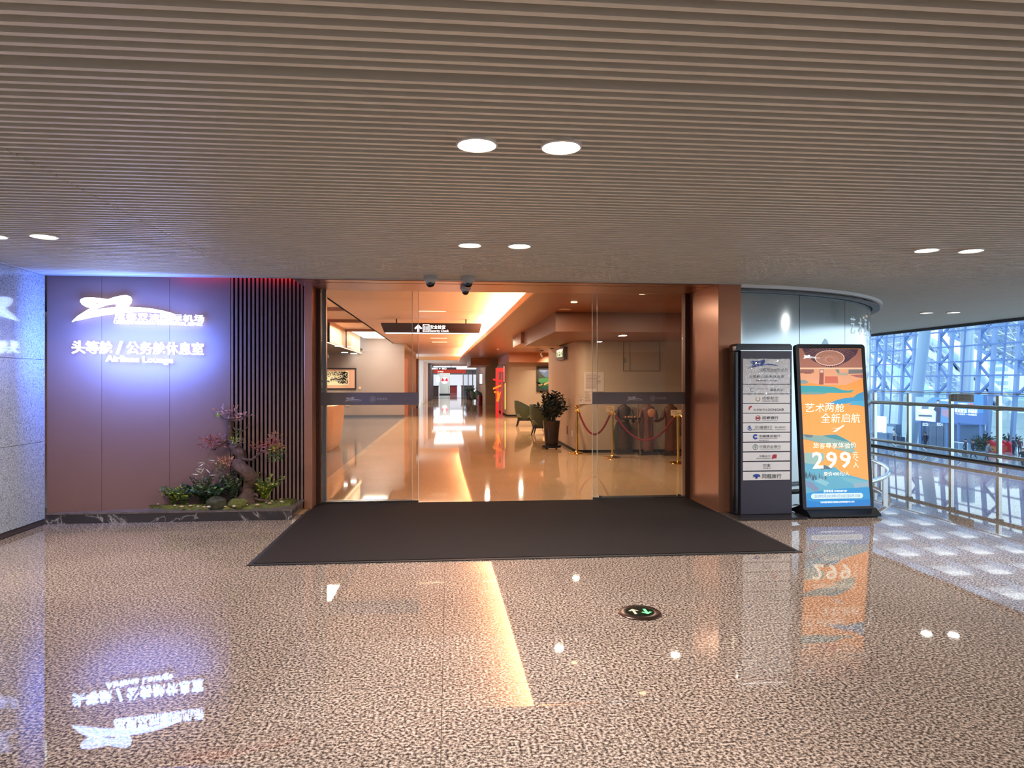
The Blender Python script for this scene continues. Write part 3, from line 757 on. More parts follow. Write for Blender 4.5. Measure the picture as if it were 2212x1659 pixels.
for i, (a, c, lab) in enumerate(PEB):
    q = onz(300 + a / 5.82, 860 + c / 5.82, GZ + .035); s = .012 + .006 * ((i * 7) % 5) / 4
    b = MB(); b.ball((q.x, q.y, GZ + .038), 1, 8, 6, (s * 1.2, s * .9, s * .62))
    tag(b.build('pebble', PEBM[i % 2], None, smooth=True), lab, 'pebble', 'pebbles on the moss')
# garden spot so the plants read as in the photo: downlight above the plinth (see ceiling lights)

# ------------------------------------------------------------------ door mat
CARP = pm('mat_pile', (39, 33, 32), 0.95, spec=0.1, var=0.25, vscale=160)
mt = thing('floor_mat', 'large dark charcoal entrance mat lying before the glass doors', 'mat', (0.67, 6.6, 0))
MB().box(-1.49, 5.36, 0.001, 2.84, 7.88, 0.012).build('pile', CARP, mt)
RUB = pm('mat_rubber', (30, 28, 30), .6)
for x0, y0, x1, y1 in ((-1.525, 5.318, 2.877, 5.357), (-1.525, 5.358, -1.493, 7.60), (2.843, 5.358, 2.868, 7.02)):
    MB().box(x0, y0, 0.001, x1, y1, 0.008).build('rubber_edge', RUB, mt)

# ------------------------------------------------------------------ evacuation light in the floor
fc = onz(1382.5, 1325, 0); fc.z = 0
fe = thing('floor_exit_light', 'round bronze-rimmed floor light with one grey and one green arrow', 'light', fc)
MB().lathe([(.128, .001), (.128, .006), (.122, .010), (.085, .011), (.084, .009), (.0, .009)], fc, 40).build('rim', pm('rim_bronze', (74, 54, 48), .25, .8), fe, smooth=True)
MB().lathe([(.083, .009), (.083, .0115), (.0, .0115)], fc, 36).build('lens', pm('lens_dark_green', (6, 26, 18), .08, coat=.5), fe, smooth=True)
AR = [(0, .05), (.034, .016), (.02, .008), (.009, .022), (.009, -.045), (-.009, -.045), (-.009, .022), (-.02, .008), (-.034, .016)]
def arrow(cx, ang, mat):
    ca, sa = math.cos(ang), math.sin(ang); z = fc.z + .0122
    pts = [(fc.x + cx + (x * ca - y * sa) * .95, fc.y + (x * sa + y * ca) * .95, z) for x, y in AR]
    MB().add(pts, [tuple(reversed(range(len(pts))))]).build('arrow', mat, fe)
arrow(-.036, math.radians(0), pm('arrow_grey', (176, 164, 146), .5))
arrow(.036, math.radians(180), pm('arrow_green', (90, 240, 120), .5, emit=1.1, ecol=(90, 245, 130)))

# ------------------------------------------------------------------ directory totem
TOT = pm('totem_grey', (58, 54, 66), 0.35, 0.4); TOTD = pm('totem_black', (14, 16, 24), 0.22, 0.2, coat=.4)
PANW = pm('totem_panel', (196, 194, 196), 0.28, spec=.6)
kb = thing('directory_totem', 'tall dark grey directory totem listing airlines and banks on white plates', 'sign', (3.28, 6.9, 0))
KX0, KX1, KYF, KYB, KZ = 3.0, 3.555, 6.78, 6.95, 1.79
MB().box(2.90, 6.59, 0.002, 3.62, 6.97, 0.022).build('base_plate', pm('totem_base', (52, 46, 48), .3, .6), kb, bevel=.004)
MB().box(KX0, KYF, 0.022, KX1, KYB, 1.72).build('body', TOT, kb, bevel=.006)
# rounded black cap and left black rounded side
prof = [(KX0 - .05, 1.72), (KX0 - .05, 1.765), (KX0 - .03, KZ), (KX1 - .02, KZ), (KX1, KZ - .02), (KX1, 1.722)]
MB().extrude([(x, KYF, z) for x, z in prof], (0, KYB - KYF, 0)).build('cap', TOTD, kb)
MB().box(KX0 - .05, KYF + .03, 0.022, KX0 - .001, KYB, 1.719).build('side_return', TOTD, kb, bevel=.012)
MB().box(KX0, KYF - .003, 1.716, KX1, KYF - .0005, 1.724).build('cap_line', STEEL, kb)
def kp(px, py, off=0.0): 
    q = ony(px, py, KYF); q.y = KYF - off; return q
PE = [775.2, 830.4, 851.2, 871.7, 892.8, 913.6, 934.2, 955.2, 976, 996.6, 1017.6, 1038.4]
INK = pm('ink_black', (42, 42, 48), .5); INKB = pm('ink_blue', (30, 62, 140), .5); INKR = pm('ink_red', (150, 40, 50), .5); INKG = pm('ink_gold', (150, 132, 88), .5); INKT = pm('ink_teal', (46, 84, 84), .5); INKO = pm('ink_orange', (206, 140, 40), .5)
LF = .0075
def disc(c, r, mat, par, name='mark', n=20, r0=0.0, a0=0, a1=2 * math.pi, sx=1.0, sz=1.0):
    b = MB()
    for k in range(n):
        t0, t1 = a0 + (a1 - a0) * k / n, a0 + (a1 - a0) * (k + 1) / n
        P = [(c[0] + q * sx * math.cos(t), c[1], c[2] + q * sz * math.sin(t)) for q, t in ((r0, t0), (r, t0), (r, t1), (r0, t1))]
        b.quad(*P)
    return b.build(name, mat, par)
plates = []
for i in range(11):
    p0, p1 = kp(1604.3, PE[i + 1] - .9), kp(1706, PE[i] + .5)
    plates.append(MB().box(p0.x, KYF - .006, p0.z, p1.x, KYF - .0002, p1.z).build('name_plate', PANW, kb, bevel=.0015))
def kt(i, s, x0, x1, y0, y1, m=INK, bold=0.0):
    a, c = kp(x0, (y0 + y1) / 2, LF), kp(x1, (y0 + y1) / 2, LF)
    text(s, (a + c) / 2, X3, Z3, c.x - a.x, (y1 - y0) / F * 6.9, m, plates[i], bold=bold)
def kx(c): return 1580 + c / 8.294
def ky(c): return 730 + c / 8.294
def k2x(c): return 1580 + c / 7.2125
def k2y(c): return 900 + c / 7.2125
e = kp(kx(290), ky(560), LF); emblem(e, X3, Z3, (kp(kx(850), 800).x - e.x), INKB, plates[0])
kt(0, '成都双流国际机场', kx(490), kx(1010), ky(545), ky(590)); kt(0, 'CHENGDU SHUANGLIU INTERNATIONAL AIRPORT', kx(490), kx(1005), ky(598), ky(615))
kt(0, '头等舱/公务舱休息室', kx(310), kx(940), ky(665), ky(725)); kt(0, 'Airlines Lounge', kx(430), kx(820), ky(745), ky(785))
c_ = kp(kx(370), ky(930), LF); disc(c_, .022, INKB, plates[1], r0=.017, a0=.6, a1=5.2)
kt(1, '国鹿悬空', kx(690), kx(920), ky(905), ky(955)); kt(1, 'AIR LOUNGE', kx(455), kx(640), ky(905), ky(920))
c_ = kp(kx(470), ky(1093), LF); disc(c_, .026, INKG, plates[2], r0=.018, a0=2.2, a1=7.2)
kt(2, '成都航空', kx(545), kx(835), ky(1050), ky(1105), INK); kt(2, 'CHENGDU AIRLINES', kx(545), kx(835), ky(1120), ky(1140))
c_ = kp(kx(345), ky(1262), LF); disc(c_, .026, INKR, plates[3], r0=.010, a0=1.0, a1=3.9)
kt(3, '长龙航空', kx(385), kx(595), ky(1262), ky(1308)); kt(3, 'LOONGAIR', kx(612), kx(940), ky(1262), ky(1308), bold=.01)
c_ = kp(kx(470), ky(1437), LF); disc(c_, .028, INKR, plates[4], r0=.022); kt(4, 'M', kx(440), kx(500), ky(1415), ky(1458), INKR, .03)
kt(4, '招商银行', kx(545), kx(835), ky(1400), ky(1460), bold=.015); kt(4, 'CHINA MERCHANTS BANK', kx(545), kx(830), ky(1472), ky(1484))
c_ = kp(k2x(285), k2y(178), LF); disc(c_, .026, INKB, plates[5], r0=.018, a0=1.2, a1=6.0); kt(5, 'b', k2x(270), k2x(305), k2y(148), k2y(195), INKB, .03)
kt(5, '交通银行', k2x(355), k2x(628), k2y(140), k2y(190)); kt(5, 'BANK OF COMMUNICATIONS', k2x(330), k2x(648), k2y(194), k2y(207)); kt(5, '四川省分行', k2x(672), k2x(835), k2y(150), k2y(182)); kt(5, 'SICHUAN BRANCH', k2x(672), k2x(838), k2y(194), k2y(206))
c_ = kp(k2x(368), k2y(313), LF); disc(c_, .027, INKB, plates[6], r0=.009, a0=.5, a1=5.8)
kt(6, '中国建设银行', k2x(425), k2x(757), k2y(282), k2y(320), bold=.01); kt(6, 'China Construction Bank', k2x(425), k2x(712), k2y(324), k2y(342)); kt(6, '四川省分行', k2x(425), k2x(575), k2y(358), k2y(378))
c_ = kp(k2x(368), k2y(473), LF); disc(c_, .029, INKT, plates[7], r0=.024); kt(7, '中', k2x(350), k2x(386), k2y(440), k2y(500), INKT)
kt(7, '中国农业银行', k2x(432), k2x(763), k2y(445), k2y(488)); kt(7, 'AGRICULTURAL BANK OF CHINA', k2x(435), k2x(763), k2y(496), k2y(510))
kt(8, '龙腾出行', k2x(425), k2x(605), k2y(598), k2y(632)); kt(8, 'DRAGONPASS', k2x(385), k2x(607), k2y(640), k2y(660))
q = [kp(k2x(a), k2y(c), LF) for a, c in ((622, 662), (632, 600), (660, 585), (702, 588), (698, 648), (660, 650))]; MB().add(q, [tuple(range(6))]).build('mark', INKR, plates[8])
kt(9, '空客', k2x(485), k2x(608), k2y(735), k2y(788)); kt(9, 'AIRBUS', k2x(487), k2x(612), k2y(800), k2y(812))
c_ = kp(k2x(388), k2y(918), LF); disc(c_, .040, INKB, plates[10], sz=.42); disc(kp(k2x(338), k2y(940), LF + .0004), .006, INKO, plates[10]); disc(kp(k2x(440), k2y(938), LF + .0004), .007, INKO, plates[10]); disc(kp(k2x(385), k2y(950), LF), .012, INKB, plates[10])
kt(10, '同程旅行', k2x(475), k2x(772), k2y(890), k2y(962), INK, .012)
# crumpled clear film over the two upper plates
FILM = thin_glass('clear_film', (0.97, 0.97, 0.98), 1.45, 0.05, 0.05)
b = MB(); NX, NY = 44, 34; p0, p1 = kp(1603, 853), kp(1707, 774)
for j in range(NY + 1):
    for i in range(NX + 1):
        x = p0.x + (p1.x - p0.x) * i / NX; z = p0.z + (p1.z - p0.z) * j / NY
        d = abs(noise.noise(Vector((x * 16 + z * 9, z * 12 - x * 6, 0)))) * .012 + abs(noise.noise(Vector((x * 45, z * 22, 4)))) * .006
        b.v.append((x, KYF - .0105 - d, z))
for j in range(NY):
    for i in range(NX): b.f.append((j * (NX + 1) + i, j * (NX + 1) + i + 1, (j + 1) * (NX + 1) + i + 1, (j + 1) * (NX + 1) + i)); b.mi.append(0)
o = b.build('plastic_film', FILM, kb); o['label'] = 'crumpled clear plastic film'

# ------------------------------------------------------------------ leaning backlit poster stand
PT = Vector((4.035, 6.885, 1.80)); PB = Vector((4.02, 6.70, 0.075))
ps = thing('poster_stand', 'leaning black-framed lit poster with orange and blue landscape and 299 price', 'poster', (4.03, 6.75, 0))
PUP = (PT - PB).normalized(); PR = Vector((1, 0.0, 0)); PN = PR.cross(PUP)
# screen corners from the picture
def uv(px, py):
    v = (py - 745.5) / 353.5; l = 1722.8 + 14.2 * v; r = 1863 + 18 * v; return ((px - l) / (r - l), v)
SWI, SHE = 0.695, 1.655; SO = PB + PUP * 0.03 + PR * (-SWI / 2 - 0.005)       # lower-left corner of the printed face
def pp(px, py, lift=0.0):
    u, v = uv(px, py); return SO + PR * (u * SWI) + PUP * ((1 - v) * SHE) + PN * lift
FW, FH = SWI + 0.075, SHE + 0.075
def rr(w, h, r, n=5):
    out = []
    for cx, cy, a in ((w - r, r, -90), (w - r, h - r, 0), (r, h - r, 90), (r, r, 180)):
        for k in range(n + 1):
            t = math.radians(a + 90 * k / n); out.append((cx + r * math.cos(t), cy + r * math.sin(t)))
    return out
FO = SO - PR * 0.0375 - PUP * 0.03
MB().extrude([FO + PR * a + PUP * c - PN * 0.006 for a, c in rr(FW, FH, .035)], -PN * 0.05).build('case', BLACKM, ps)
# raised rim around the print
ob, ib = rr(FW, FH, .035), [(0.0375 + a, 0.03 + c) for a, c in rr(SWI, SHE, .004)]
b = MB(); n = len(ob)
V = [FO + PR * a + PUP * c + PN * z for z in (-0.006, 0.004) for ring in (ob, ib) for a, c in ring]
fs = []
for i in range(n):
    j = (i + 1) % n
    fs += [(2 * n + i, 2 * n + j, 3 * n + j, 3 * n + i), (i, j, 2 * n + j, 2 * n + i), (3 * n + i, 3 * n + j, n + j, n + i)]
b.add(V, fs); b.build('frame', BLACKM, ps)
# foot: sloping base
by0, by1 = 6.615, 7.0
prof = [(by0, .012), (by0, .034), (by0 + .09, .085), (by0 + .22, .10), (by1, .04), (by1, .012)]
MB().extrude([(3.66, yy, zz) for yy, zz in reversed(prof)], (0.77, 0, 0)).build('foot', BLACKM, ps, bevel=.003)
for x in (3.70, 4.39):
    for yy in (by0 + .03, by1 - .03): MB().lathe([(.014, 0), (.014, .013)], (x, yy, 0), 10).build('foot_pad', RUB, ps)
def lit(name, rgb, e=.30): return pm('print_' + name, rgb, .25, emit=e)
pbk = MB().add([SO, SO + PR * SWI, SO + PR * SWI + PUP * SHE, SO + PUP * SHE], [(0, 1, 2, 3)]).build('poster_print', lit('orange', (240, 148, 70)), ps)
_lv = [0.0004]
def art(pts, rgb, name='print_shape', step=True):
    if step: _lv[0] += .00012
    q = [pp(*p, _lv[0]) for p in pts]
    return MB().add(q, [tuple(range(len(q)))]).build(name, lit('%d_%d_%d' % rgb, rgb), pbk)
def c3(a, c): return (1700 + a / 7.9, 720 + c / 7.9)
def c4(a, c): return (1700 + a / 7.9, 920 + c / 7.9)
def A3(l): return [c3(*p) for p in l]
def A4(l): return [c4(*p) for p in l]
art([uv0 for uv0 in A3([(180, 195), (1290, 210), (1310, 560), (192, 560)])], (168, 112, 96))
art(A3([(235, 200), (300, 330), (450, 440), (600, 520), (740, 545), (880, 520), (1050, 430), (1190, 320), (1240, 210)]), (84, 56, 70))
for k in range(44):   # ceiling rays
    t = math.pi * (1.02 + .96 * k / 43) + math.pi
    t = 2 * math.pi * k / 44
    x0, y0 = 725 + 262 * math.cos(t), 375 - 138 * math.sin(t); x1, y1 = 725 + 470 * math.cos(t), 360 - 215 * math.sin(t)
    y1 = max(y1, 204); 
    if y0 < 204: continue
    if (y1 > 375 and abs(x1 - 725) > 420): continue
    if y1 > 375:
        x1 = 725 + 330 * math.cos(t); y1 = 375 - 165 * math.sin(t)
    art(A3([(x0 - 3, y0), (x0 + 3, y0), (x1 + 5, y1), (x1 - 5, y1)]), (196, 150, 130), step=(k == 0))
def ell(cx, cy, a, c, n=36): return [(cx + a * math.cos(-2 * math.pi * k / n), cy + c * math.sin(-2 * math.pi * k / n)) for k in range(n)]
art(A3(ell(725, 375, 265, 140)), (240, 200, 180)); art(A3(ell(725, 375, 248, 128)), (176, 124, 106)); art(A3(ell(725, 385, 178, 88)), (160, 108, 94)); art(A3(ell(725, 388, 172, 84)), (180, 130, 112)); art(A3(ell(715, 400, 78, 52)), (206, 156, 136)); art(A3(ell(722, 405, 68, 44)), (178, 120, 102))
art(A3([(190, 548), (1305, 545), (1306, 575), (192, 575)]), (236, 196, 164))
art(A3([(192, 575), (1306, 575), (1315, 740), (1000, 860), (600, 860), (205, 800)]), (222, 160, 124))
art(A3([(200, 580), (440, 580), (440, 640), (200, 650)]), (150, 100, 92)); art(A3([(545, 580), (615, 580), (612, 850), (530, 850)]), (150, 84, 72)); art(A3([(640, 705), (860, 705), (875, 830), (630, 830)]), (198, 104, 84)); art(A3([(1060, 580), (1306, 580), (1312, 650), (1050, 660)]), (120, 116, 116)); art(A3([(820, 580), (880, 580), (905, 660), (870, 665)]), (116, 130, 126)); art(A3([(1080, 680), (1312, 670), (1314, 735), (1200, 720)]), (170, 100, 96))
art(A3([(555, 590), (605, 590), (605, 640), (555, 640)]), (214, 190, 176)); art(A3([(270, 640), (400, 640), (400, 655), (270, 655)]), (120, 74, 66)); art(A3([(850, 640), (1060, 640), (1040, 685), (860, 685)]), (176, 160, 142))
art(A3([(204, 775), (270, 765), (345, 805), (300, 840), (206, 835)]), (130, 150, 150))
art(A3([(205, 870), (450, 875), (620, 880), (800, 895), (930, 945), (1050, 960), (1160, 945), (1100, 995), (900, 1005), (700, 1000), (600, 1025), (400, 1030), (210, 1025)]), (52, 150, 160))
art(A3([(209, 985), (420, 980), (640, 995), (700, 1000), (600, 1025), (400, 1030), (210, 1025)]), (100, 150, 152))
art(A3([(610, 1200), (720, 1180), (850, 1125), (1000, 1090), (1140, 1080), (1220, 1020), (1320, 980), (1335, 1250), (1230, 1220), (1060, 1215), (1120, 1180), (900, 1205), (720, 1210)]), (52, 140, 186))
art(A3([(900, 1205), (1120, 1180), (1060, 1215), (1230, 1220), (1335, 1250), (1330, 1140), (1120, 1150)]), (70, 156, 190))
art(A4([(243, 148), (420, 165), (580, 175), (700, 160), (830, 160), (960, 220), (1080, 285), (1180, 380), (1120, 420), (900, 380), (700, 330), (480, 290), (330, 250), (245, 235)]), (120, 150, 146))
art(A4([(580, 172), (830, 162), (960, 225), (1060, 290), (900, 262), (700, 215)]), (62, 128, 140))
art(A4([(243, 150), (420, 168), (400, 205), (300, 205)]), (96, 104, 110))
art(A4([(730, 385), (1120, 400), (1180, 455), (1100, 490), (920, 440)]), (130, 160, 150))
art(A4([(262, 465), (420, 475), (610, 485), (620, 600), (560, 640), (430, 690), (268, 660)]), (132, 164, 160))
art(A4([(265, 650), (430, 680), (560, 720), (640, 690), (720, 740), (800, 725), (890, 800), (1020, 860), (1180, 905), (1395, 970), (1430, 1410), (295, 1420)]), (84, 150, 176))
art(A4([(520, 730), (610, 690), (720, 740), (760, 770), (640, 760), (560, 770)]), (76, 96, 106))
rnd = random.Random(9)
for k in range(34):    # pine texture on the left hill
    x = rnd.uniform(280, 640); yb = 860 + (x - 280) * .28 + rnd.uniform(-30, 60); hh = rnd.uniform(40, 100)
    art(A4([(x - 14, yb), (x + 14, yb), (x, yb - hh)]), rnd.choice([(58, 98, 112), (74, 110, 124), (98, 100, 128)]), step=(k == 0))
art(A4([(280, 950), (420, 1000), (520, 1110), (460, 1160), (300, 1060)]), (110, 124, 156)); art(A4([(420, 960), (560, 930), (700, 1000), (640, 1060)]), (120, 170, 186))
art(A4([(900, 900), (1395, 985), (1400, 1050), (1150, 1040), (960, 960)]), (100, 160, 176)); art(A4([(1120, 1010), (1400, 1000), (1405, 1070), (1290, 1085), (1150, 1095)]), (128, 156, 176))
art(A4([(288, 1180), (600, 1130), (1000, 1100), (1412, 1090), (1430, 1410), (295, 1420)]), (36, 130, 190)); art(A4([(292, 1300), (700, 1360), (1428, 1290), (1430, 1410), (295, 1420)]), (20, 112, 186))
art(A4([(760, 110), (900, 20), (960, -15), (975, 5), (900, 60), (820, 115)]), (240, 214, 200)); art(A4([(730, 50), (890, 35), (860, 60)]), (240, 206, 186))
CREAM = lit('cream', (250, 240, 214), .6)
def pt_(s, x0, y0, x1, y1, m=CREAM, bold=0.0, shear=0.0):
    _lv[0] += .00012
    a, c = pp((x0 + x1) / 2, (y0 + y1) / 2, _lv[0]), None
    w = (pp(x1, y0) - pp(x0, y0)).length; h = (pp(x0, y0) - pp(x0, y1)).length
    text(s, a, PR, PUP, w, h, m, pbk, bold=bold, shear=shear)
def pchars(s, x0, y0, x1, y1, bold=0.0, shear=.1):
    n = len(s)
    for i, ch in enumerate(s):
        a = x0 + (x1 - x0) * i / n; pt_(ch, a, y0 + (i % 2) * .8, a + (x1 - x0) / n * .93, y1 - ((i + 1) % 2) * .8, bold=bold, shear=shear)
pchars('艺术两舱', *c3(280, 1185), *c3(985, 1345)); pchars('全新启航', *c3(560, 1365), *c3(1265, 1535))
pchars('旅客尊享体验价', *c4(415, 300), *c4(1190, 402), bold=0.0, shear=.05)
_b = .035
for i, ch in enumerate('299'): pt_(ch, *c4((400, 645, 885)[i], 460), *c4((590, 840, 1085)[i], 752), bold=.02)
pt_('元', *c4(1115, 470), *c4(1212, 575)); pt_('\\', *c4(1140, 585), *c4(1210, 632)); pt_('人', *c4(1125, 645), *c4(1218, 742))
pt_('原价400元/人', *c4(598, 810), *c4(1050, 882)); WHT = lit('white', (248, 250, 252), .8)
pt_('咨询电话:15982407357', *c4(592, 1120), *c4(1012, 1166), WHT)
x0, x1, y0, y1 = 370, 1295, 1182, 1278; r_ = 47
pill = [(x1 - r_ + r_ * math.cos(t), (y0 + y1) / 2 + r_ * math.sin(t)) for t in [math.pi / 2 - math.pi * k / 10 for k in range(11)]] + [(x0 + r_ - r_ * math.cos(t), (y0 + y1) / 2 - r_ * math.sin(t)) for t in [math.pi / 2 - math.pi * k / 10 for k in range(11)]]
art(A4(pill), (190, 216, 234))
pt_('活动时间:2025年2月12日至3月13日', *c4(425, 1202), *c4(1242, 1256), lit('slate', (60, 96, 130), .4))
pt_('本活动最终解释权归成都双流机场贵宾服务中心所有', *c4(535, 1318), *c4(1140, 1350), WHT)
_lv[0] += .0002; e = pp(*c3(245, 395), _lv[0]); emblem(e, PR, PUP, (pp(*c3(480, 395)) - pp(*c3(245, 395))).length, WHT, pbk)
pt_('成都双流国际机场', *c3(345, 368), *c3(545, 384), WHT)
# ------------------------------------------------------------------ ceiling downlights
RING = pm('downlight_ring', (226, 222, 216), .3)
def downlight(x, y, label, power=36.0, tilt=(0.0, 0.0)):
    t = thing('ceiling_downlight', label, 'light', (x, y, 2.45), group='paired round downlights in the slatted ceiling')
    b = MB(); n = 28; prof = [(.074, .02), (.078, -.004), (.086, -.012), (.092, -.008), (.092, .0), (.092, .03), (.074, .03)]
    b.lathe(prof[:-1], (x, y, 2.45), n); b.f = b.f[:-2]; b.mi = b.mi[:-2]
    b.build('trim_ring', RING, t, smooth=True)
    b = MB(); b.lathe([(.073, .0), (.073, .012), (.0, .012)], (x, y, 2.45), n); b.build('lens', LAMP, t)
    MB().lathe([(.074, .013), (.074, .09)], (x, y, 2.45), 20).build('can', BLACKM, t)
    area_light('downlight_beam', (x, y, 2.435), .14, power, (1.0, .95, .90), parent=t, spread=150)
DL = [(0.123, 3.004, 'near pair over the mat, left round downlight'), (0.498, 2.999, 'near pair over the mat, right round downlight'),
      (0.16, 5.22, 'far pair before the doors, left round downlight'), (0.542, 5.22, 'far pair before the doors, right round downlight'),
      (-2.903, 5.19, 'round downlight near the granite wall, right one of its pair'), (-3.26, 5.21, 'round downlight near the granite wall, cut by the picture edge'),
      (3.784, 5.085, 'right-hand near pair, left round downlight'), (4.154, 5.075, 'right-hand near pair, right round downlight'),
      (7.237, 9.73, 'small distant pair by the balustrade, left round downlight'), (7.60, 9.63, 'small distant pair by the balustrade, right round downlight')]
for x, y, lab in DL: downlight(x, y, lab)
# the same ceiling carries on behind the viewer
for x in (-2.9, 0.3, 3.9, 7.4):
    for y in (0.9, -1.5, -4.5): area_light('concourse_beam', (x, y, 2.43), .14, 30.0, (1.0, .95, .90))
area_light('concourse_beam', (7.4, 5.1, 2.43), .14, 30.0, (1.0, .95, .90))

# ------------------------------------------------------------------ dome cameras
CAMW = pm('camera_white', (196, 196, 194), .4); DOME = pm('camera_dome', (16, 18, 24), .06, coat=1.0)
def dome(p, label, s=1.0, dx=0):
    t = thing('dome_camera', label, 'camera', p, group='dome cameras over the doorway')
    MB().lathe([(.062 * s, 0), (.068 * s, -.012 * s), (.068 * s, -.045 * s), (.055 * s, -.058 * s), (.046 * s, -.06 * s)], p, 26).build('housing', CAMW, t, smooth=True)
    MB().lathe([(.046 * s, -.058 * s), (.044 * s, -.08 * s), (.034 * s, -.102 * s), (.016 * s, -.114 * s), (.001, -.116 * s)], p, 24).build('dome_cover', DOME, t, smooth=True)
    b = MB(); b.lathe([(.047 * s, -.06 * s), (.0475 * s, -.066 * s), (.045 * s, -.07 * s)], p, 24); b.build('dome_ring', CAMW, t)
dome(onz(930, 596, 2.45), 'white dome security camera, left one of the two under the slats')
dome(onz(1011, 597, 2.45), 'white dome security camera, right one of the two under the slats')
q = onz(1005.5, 618, 2.45); dome(q, 'smaller dome camera hanging lower, just inside the door head', .86)
# ================================================================== LOUNGE behind the glass
lf_ = MB().box(-1.62, 8.02, -0.05, 6.0, 58, -0.0015).build('floor_lounge', LOUF, None); tag(lf_, 'glossy beige stone floor of the lounge corridor', 'floor', kind='structure')
lg_ = MB().box(-9, 8.1, -0.05, -1.75, 27.3, 0.0).build('floor_grey', LOUG, None); tag(lg_, 'glossy grey stone floor before the reception, left of the corridor', 'floor', kind='structure')
ll_ = MB().box(-1.75, 8.02, -0.05, -1.62, 58, 0.0).build('floor_border', speckle('border_stone', [(.4, (196, 170, 140)), (.6, (216, 192, 164))], 90, .06, .5), None); tag(ll_, 'pale stone border strip between grey and beige lounge floor', 'floor', kind='structure')

lc = thing('ceiling_lounge', 'warm peach panel ceiling of the lounge corridor lit by a cove', 'ceiling', (-.5, 20, 2.9), kind='structure')
sy = [8.15, 11.2, 14.62, 16.55, 19.0, 21.4, 23.7, 26.0, 28.2, 31.5, 35, 38.5, 42]
for y0, y1 in zip(sy[:-1], sy[1:]):
    MB().box(-2.2, y0 + .012, 2.9, 1.9, y1 - .012, 2.93).build('panel', WARMC, lc)
MB().box(-2.25, 8.1, 2.935, 2.0, 42, 2.97).build('backing', pm('seam_brown', (110, 70, 50), .7), lc)
SLOT = pm('slot_lamp', (255, 236, 200), .5, emit=5, ecol=(255, 220, 170))
rnd = random.Random(2)
for k, yy in enumerate((14.62, 19.0, 21.4, 23.7, 26.0)):
    for xx in (-0.35, 1.0 - .05 * k):
        MB().box(xx - .28, yy - .01, 2.893, xx + .28, yy + .01, 2.899).build('slot_light', SLOT, lc)
# general warm light of the corridor: row of slot lamps in the seams
for yy in (16.6, 19.0, 21.4, 23.7):
    area_light('slot_beam', (-.3, yy, 2.885), 1.6, 40, (1.0, .74, .50), size_y=.12)
    
# dropped copper ceiling on the right, with lip and hidden cove light
dc = thing('ceiling_dropped', 'lower copper-brown ceiling along the right of the lounge with a glowing cove edge', 'ceiling', (3, 20, 2.5), kind='structure')
edge = [(1.08, 8.2), (1.02, 12), (.95, 15.5), (.80, 21.9), (.64, 30.6), (.58, 36), (.6, 42)]
poly = [(x, y, 2.5) for x, y in edge] + [(6.0, 42, 2.5), (6.0, 9.8, 2.5), (4.9, 8.2, 2.5)]
MB().extrude(list(poly), (0, 0, .03)).build('ceiling_board', DROPC, dc)
LIP = pm('lip_cream', (210, 160, 112), .45)
for (x0, y0), (x1, y1) in zip(edge[:-1], edge[1:]):
    MB().extrude([(x0 - .03, y0, 2.5), (x0, y0, 2.5), (x1, y1, 2.5), (x1 - .03, y1, 2.5)], (0, 0, .10)).build('cove_lip', LIP, dc)
MB().box(1.9, 8.2, 2.53, 1.95, 42, 2.9).build('cove_back', LIP, dc)
for y0, y1 in ((8.6, 15), (15, 22), (22, 30), (30, 41)):
    xm = 1.3 - .012 * ((y0 + y1) / 2 - 8)
    area_light('cove_beam', (xm, (y0 + y1) / 2, 2.58), .25, 82 * (y1 - y0), (1.0, .58, .30), rot=(math.pi, 0, 0), size_y=(y1 - y0) * .96)
# bulkheads hanging from it
BULK = pm('bulkhead_brown', (124, 74, 46), .45)
bk = MB().box(1.68, 10.65, 2.19, 5.9, 15.1, 2.5).build('ceiling_bulkhead', BULK, None); tag(bk, 'brown boxed-in bulkhead hanging over the statues', 'bulkhead', kind='structure')
bk = MB().box(2.32, 26.4, 2.15, 6.0, 32, 2.5).build('ceiling_bulkhead', pm('bulkhead_copper', (178, 104, 58), .45), None); tag(bk, 'copper-lit boxed bulkhead above the landscape painting', 'bulkhead', kind='structure')
bk = MB().box(1.62, 15.3, 2.26, 2.5, 17.2, 2.5).build('ceiling_bulkhead', pm('bulkhead_pink', (176, 126, 96), .5), None); tag(bk, 'small pale bulkhead block beside the clock column', 'bulkhead', kind='structure')
bk = MB().box(1.05, 33, 2.2, 2.0, 40, 2.5).build('ceiling_bulkhead', MATS['bulkhead_pink'], None); tag(bk, 'pale rounded bulkhead far down the corridor', 'bulkhead', kind='structure')
def small(name, label, cat, p, prof, mat, group=None, n=18):
    o = MB().lathe(prof, p, n).build(name, mat, None, smooth=True); return tag(o, label, cat, group)
small('smoke_detector', 'round white smoke detector, nearer one under the copper ceiling', 'detector', onz(1109, 730, 2.5), [(.05, 0), (.05, -.02), (.035, -.045), (.001, -.05)], WHITE)
small('smoke_detector', 'round white smoke detector, farther one under the copper ceiling', 'detector', onz(1076, 753, 2.5), [(.05, 0), (.05, -.02), (.035, -.045), (.001, -.05)], WHITE)
small('ceiling_speaker', 'flat round ceiling speaker beside the brown bulkhead', 'speaker', onz(1220, 667, 2.5), [(.10, 0), (.10, -.008), (.09, -.012), (.001, -.012)], pm('speaker_grey', (196, 160, 130), .6))
small('spot_lamp', 'small lit recessed spot lamp above the ceiling speaker', 'light', onz(1240, 652.5, 2.5), [(.045, 0), (.045, -.006), (.001, -.006)], WARMLAMP)
small('spot_lamp', 'small lit recessed spot lamp near the right door pane', 'light', onz(1388, 634, 2.5), [(.045, 0), (.045, -.006), (.001, -.006)], WARMLAMP)
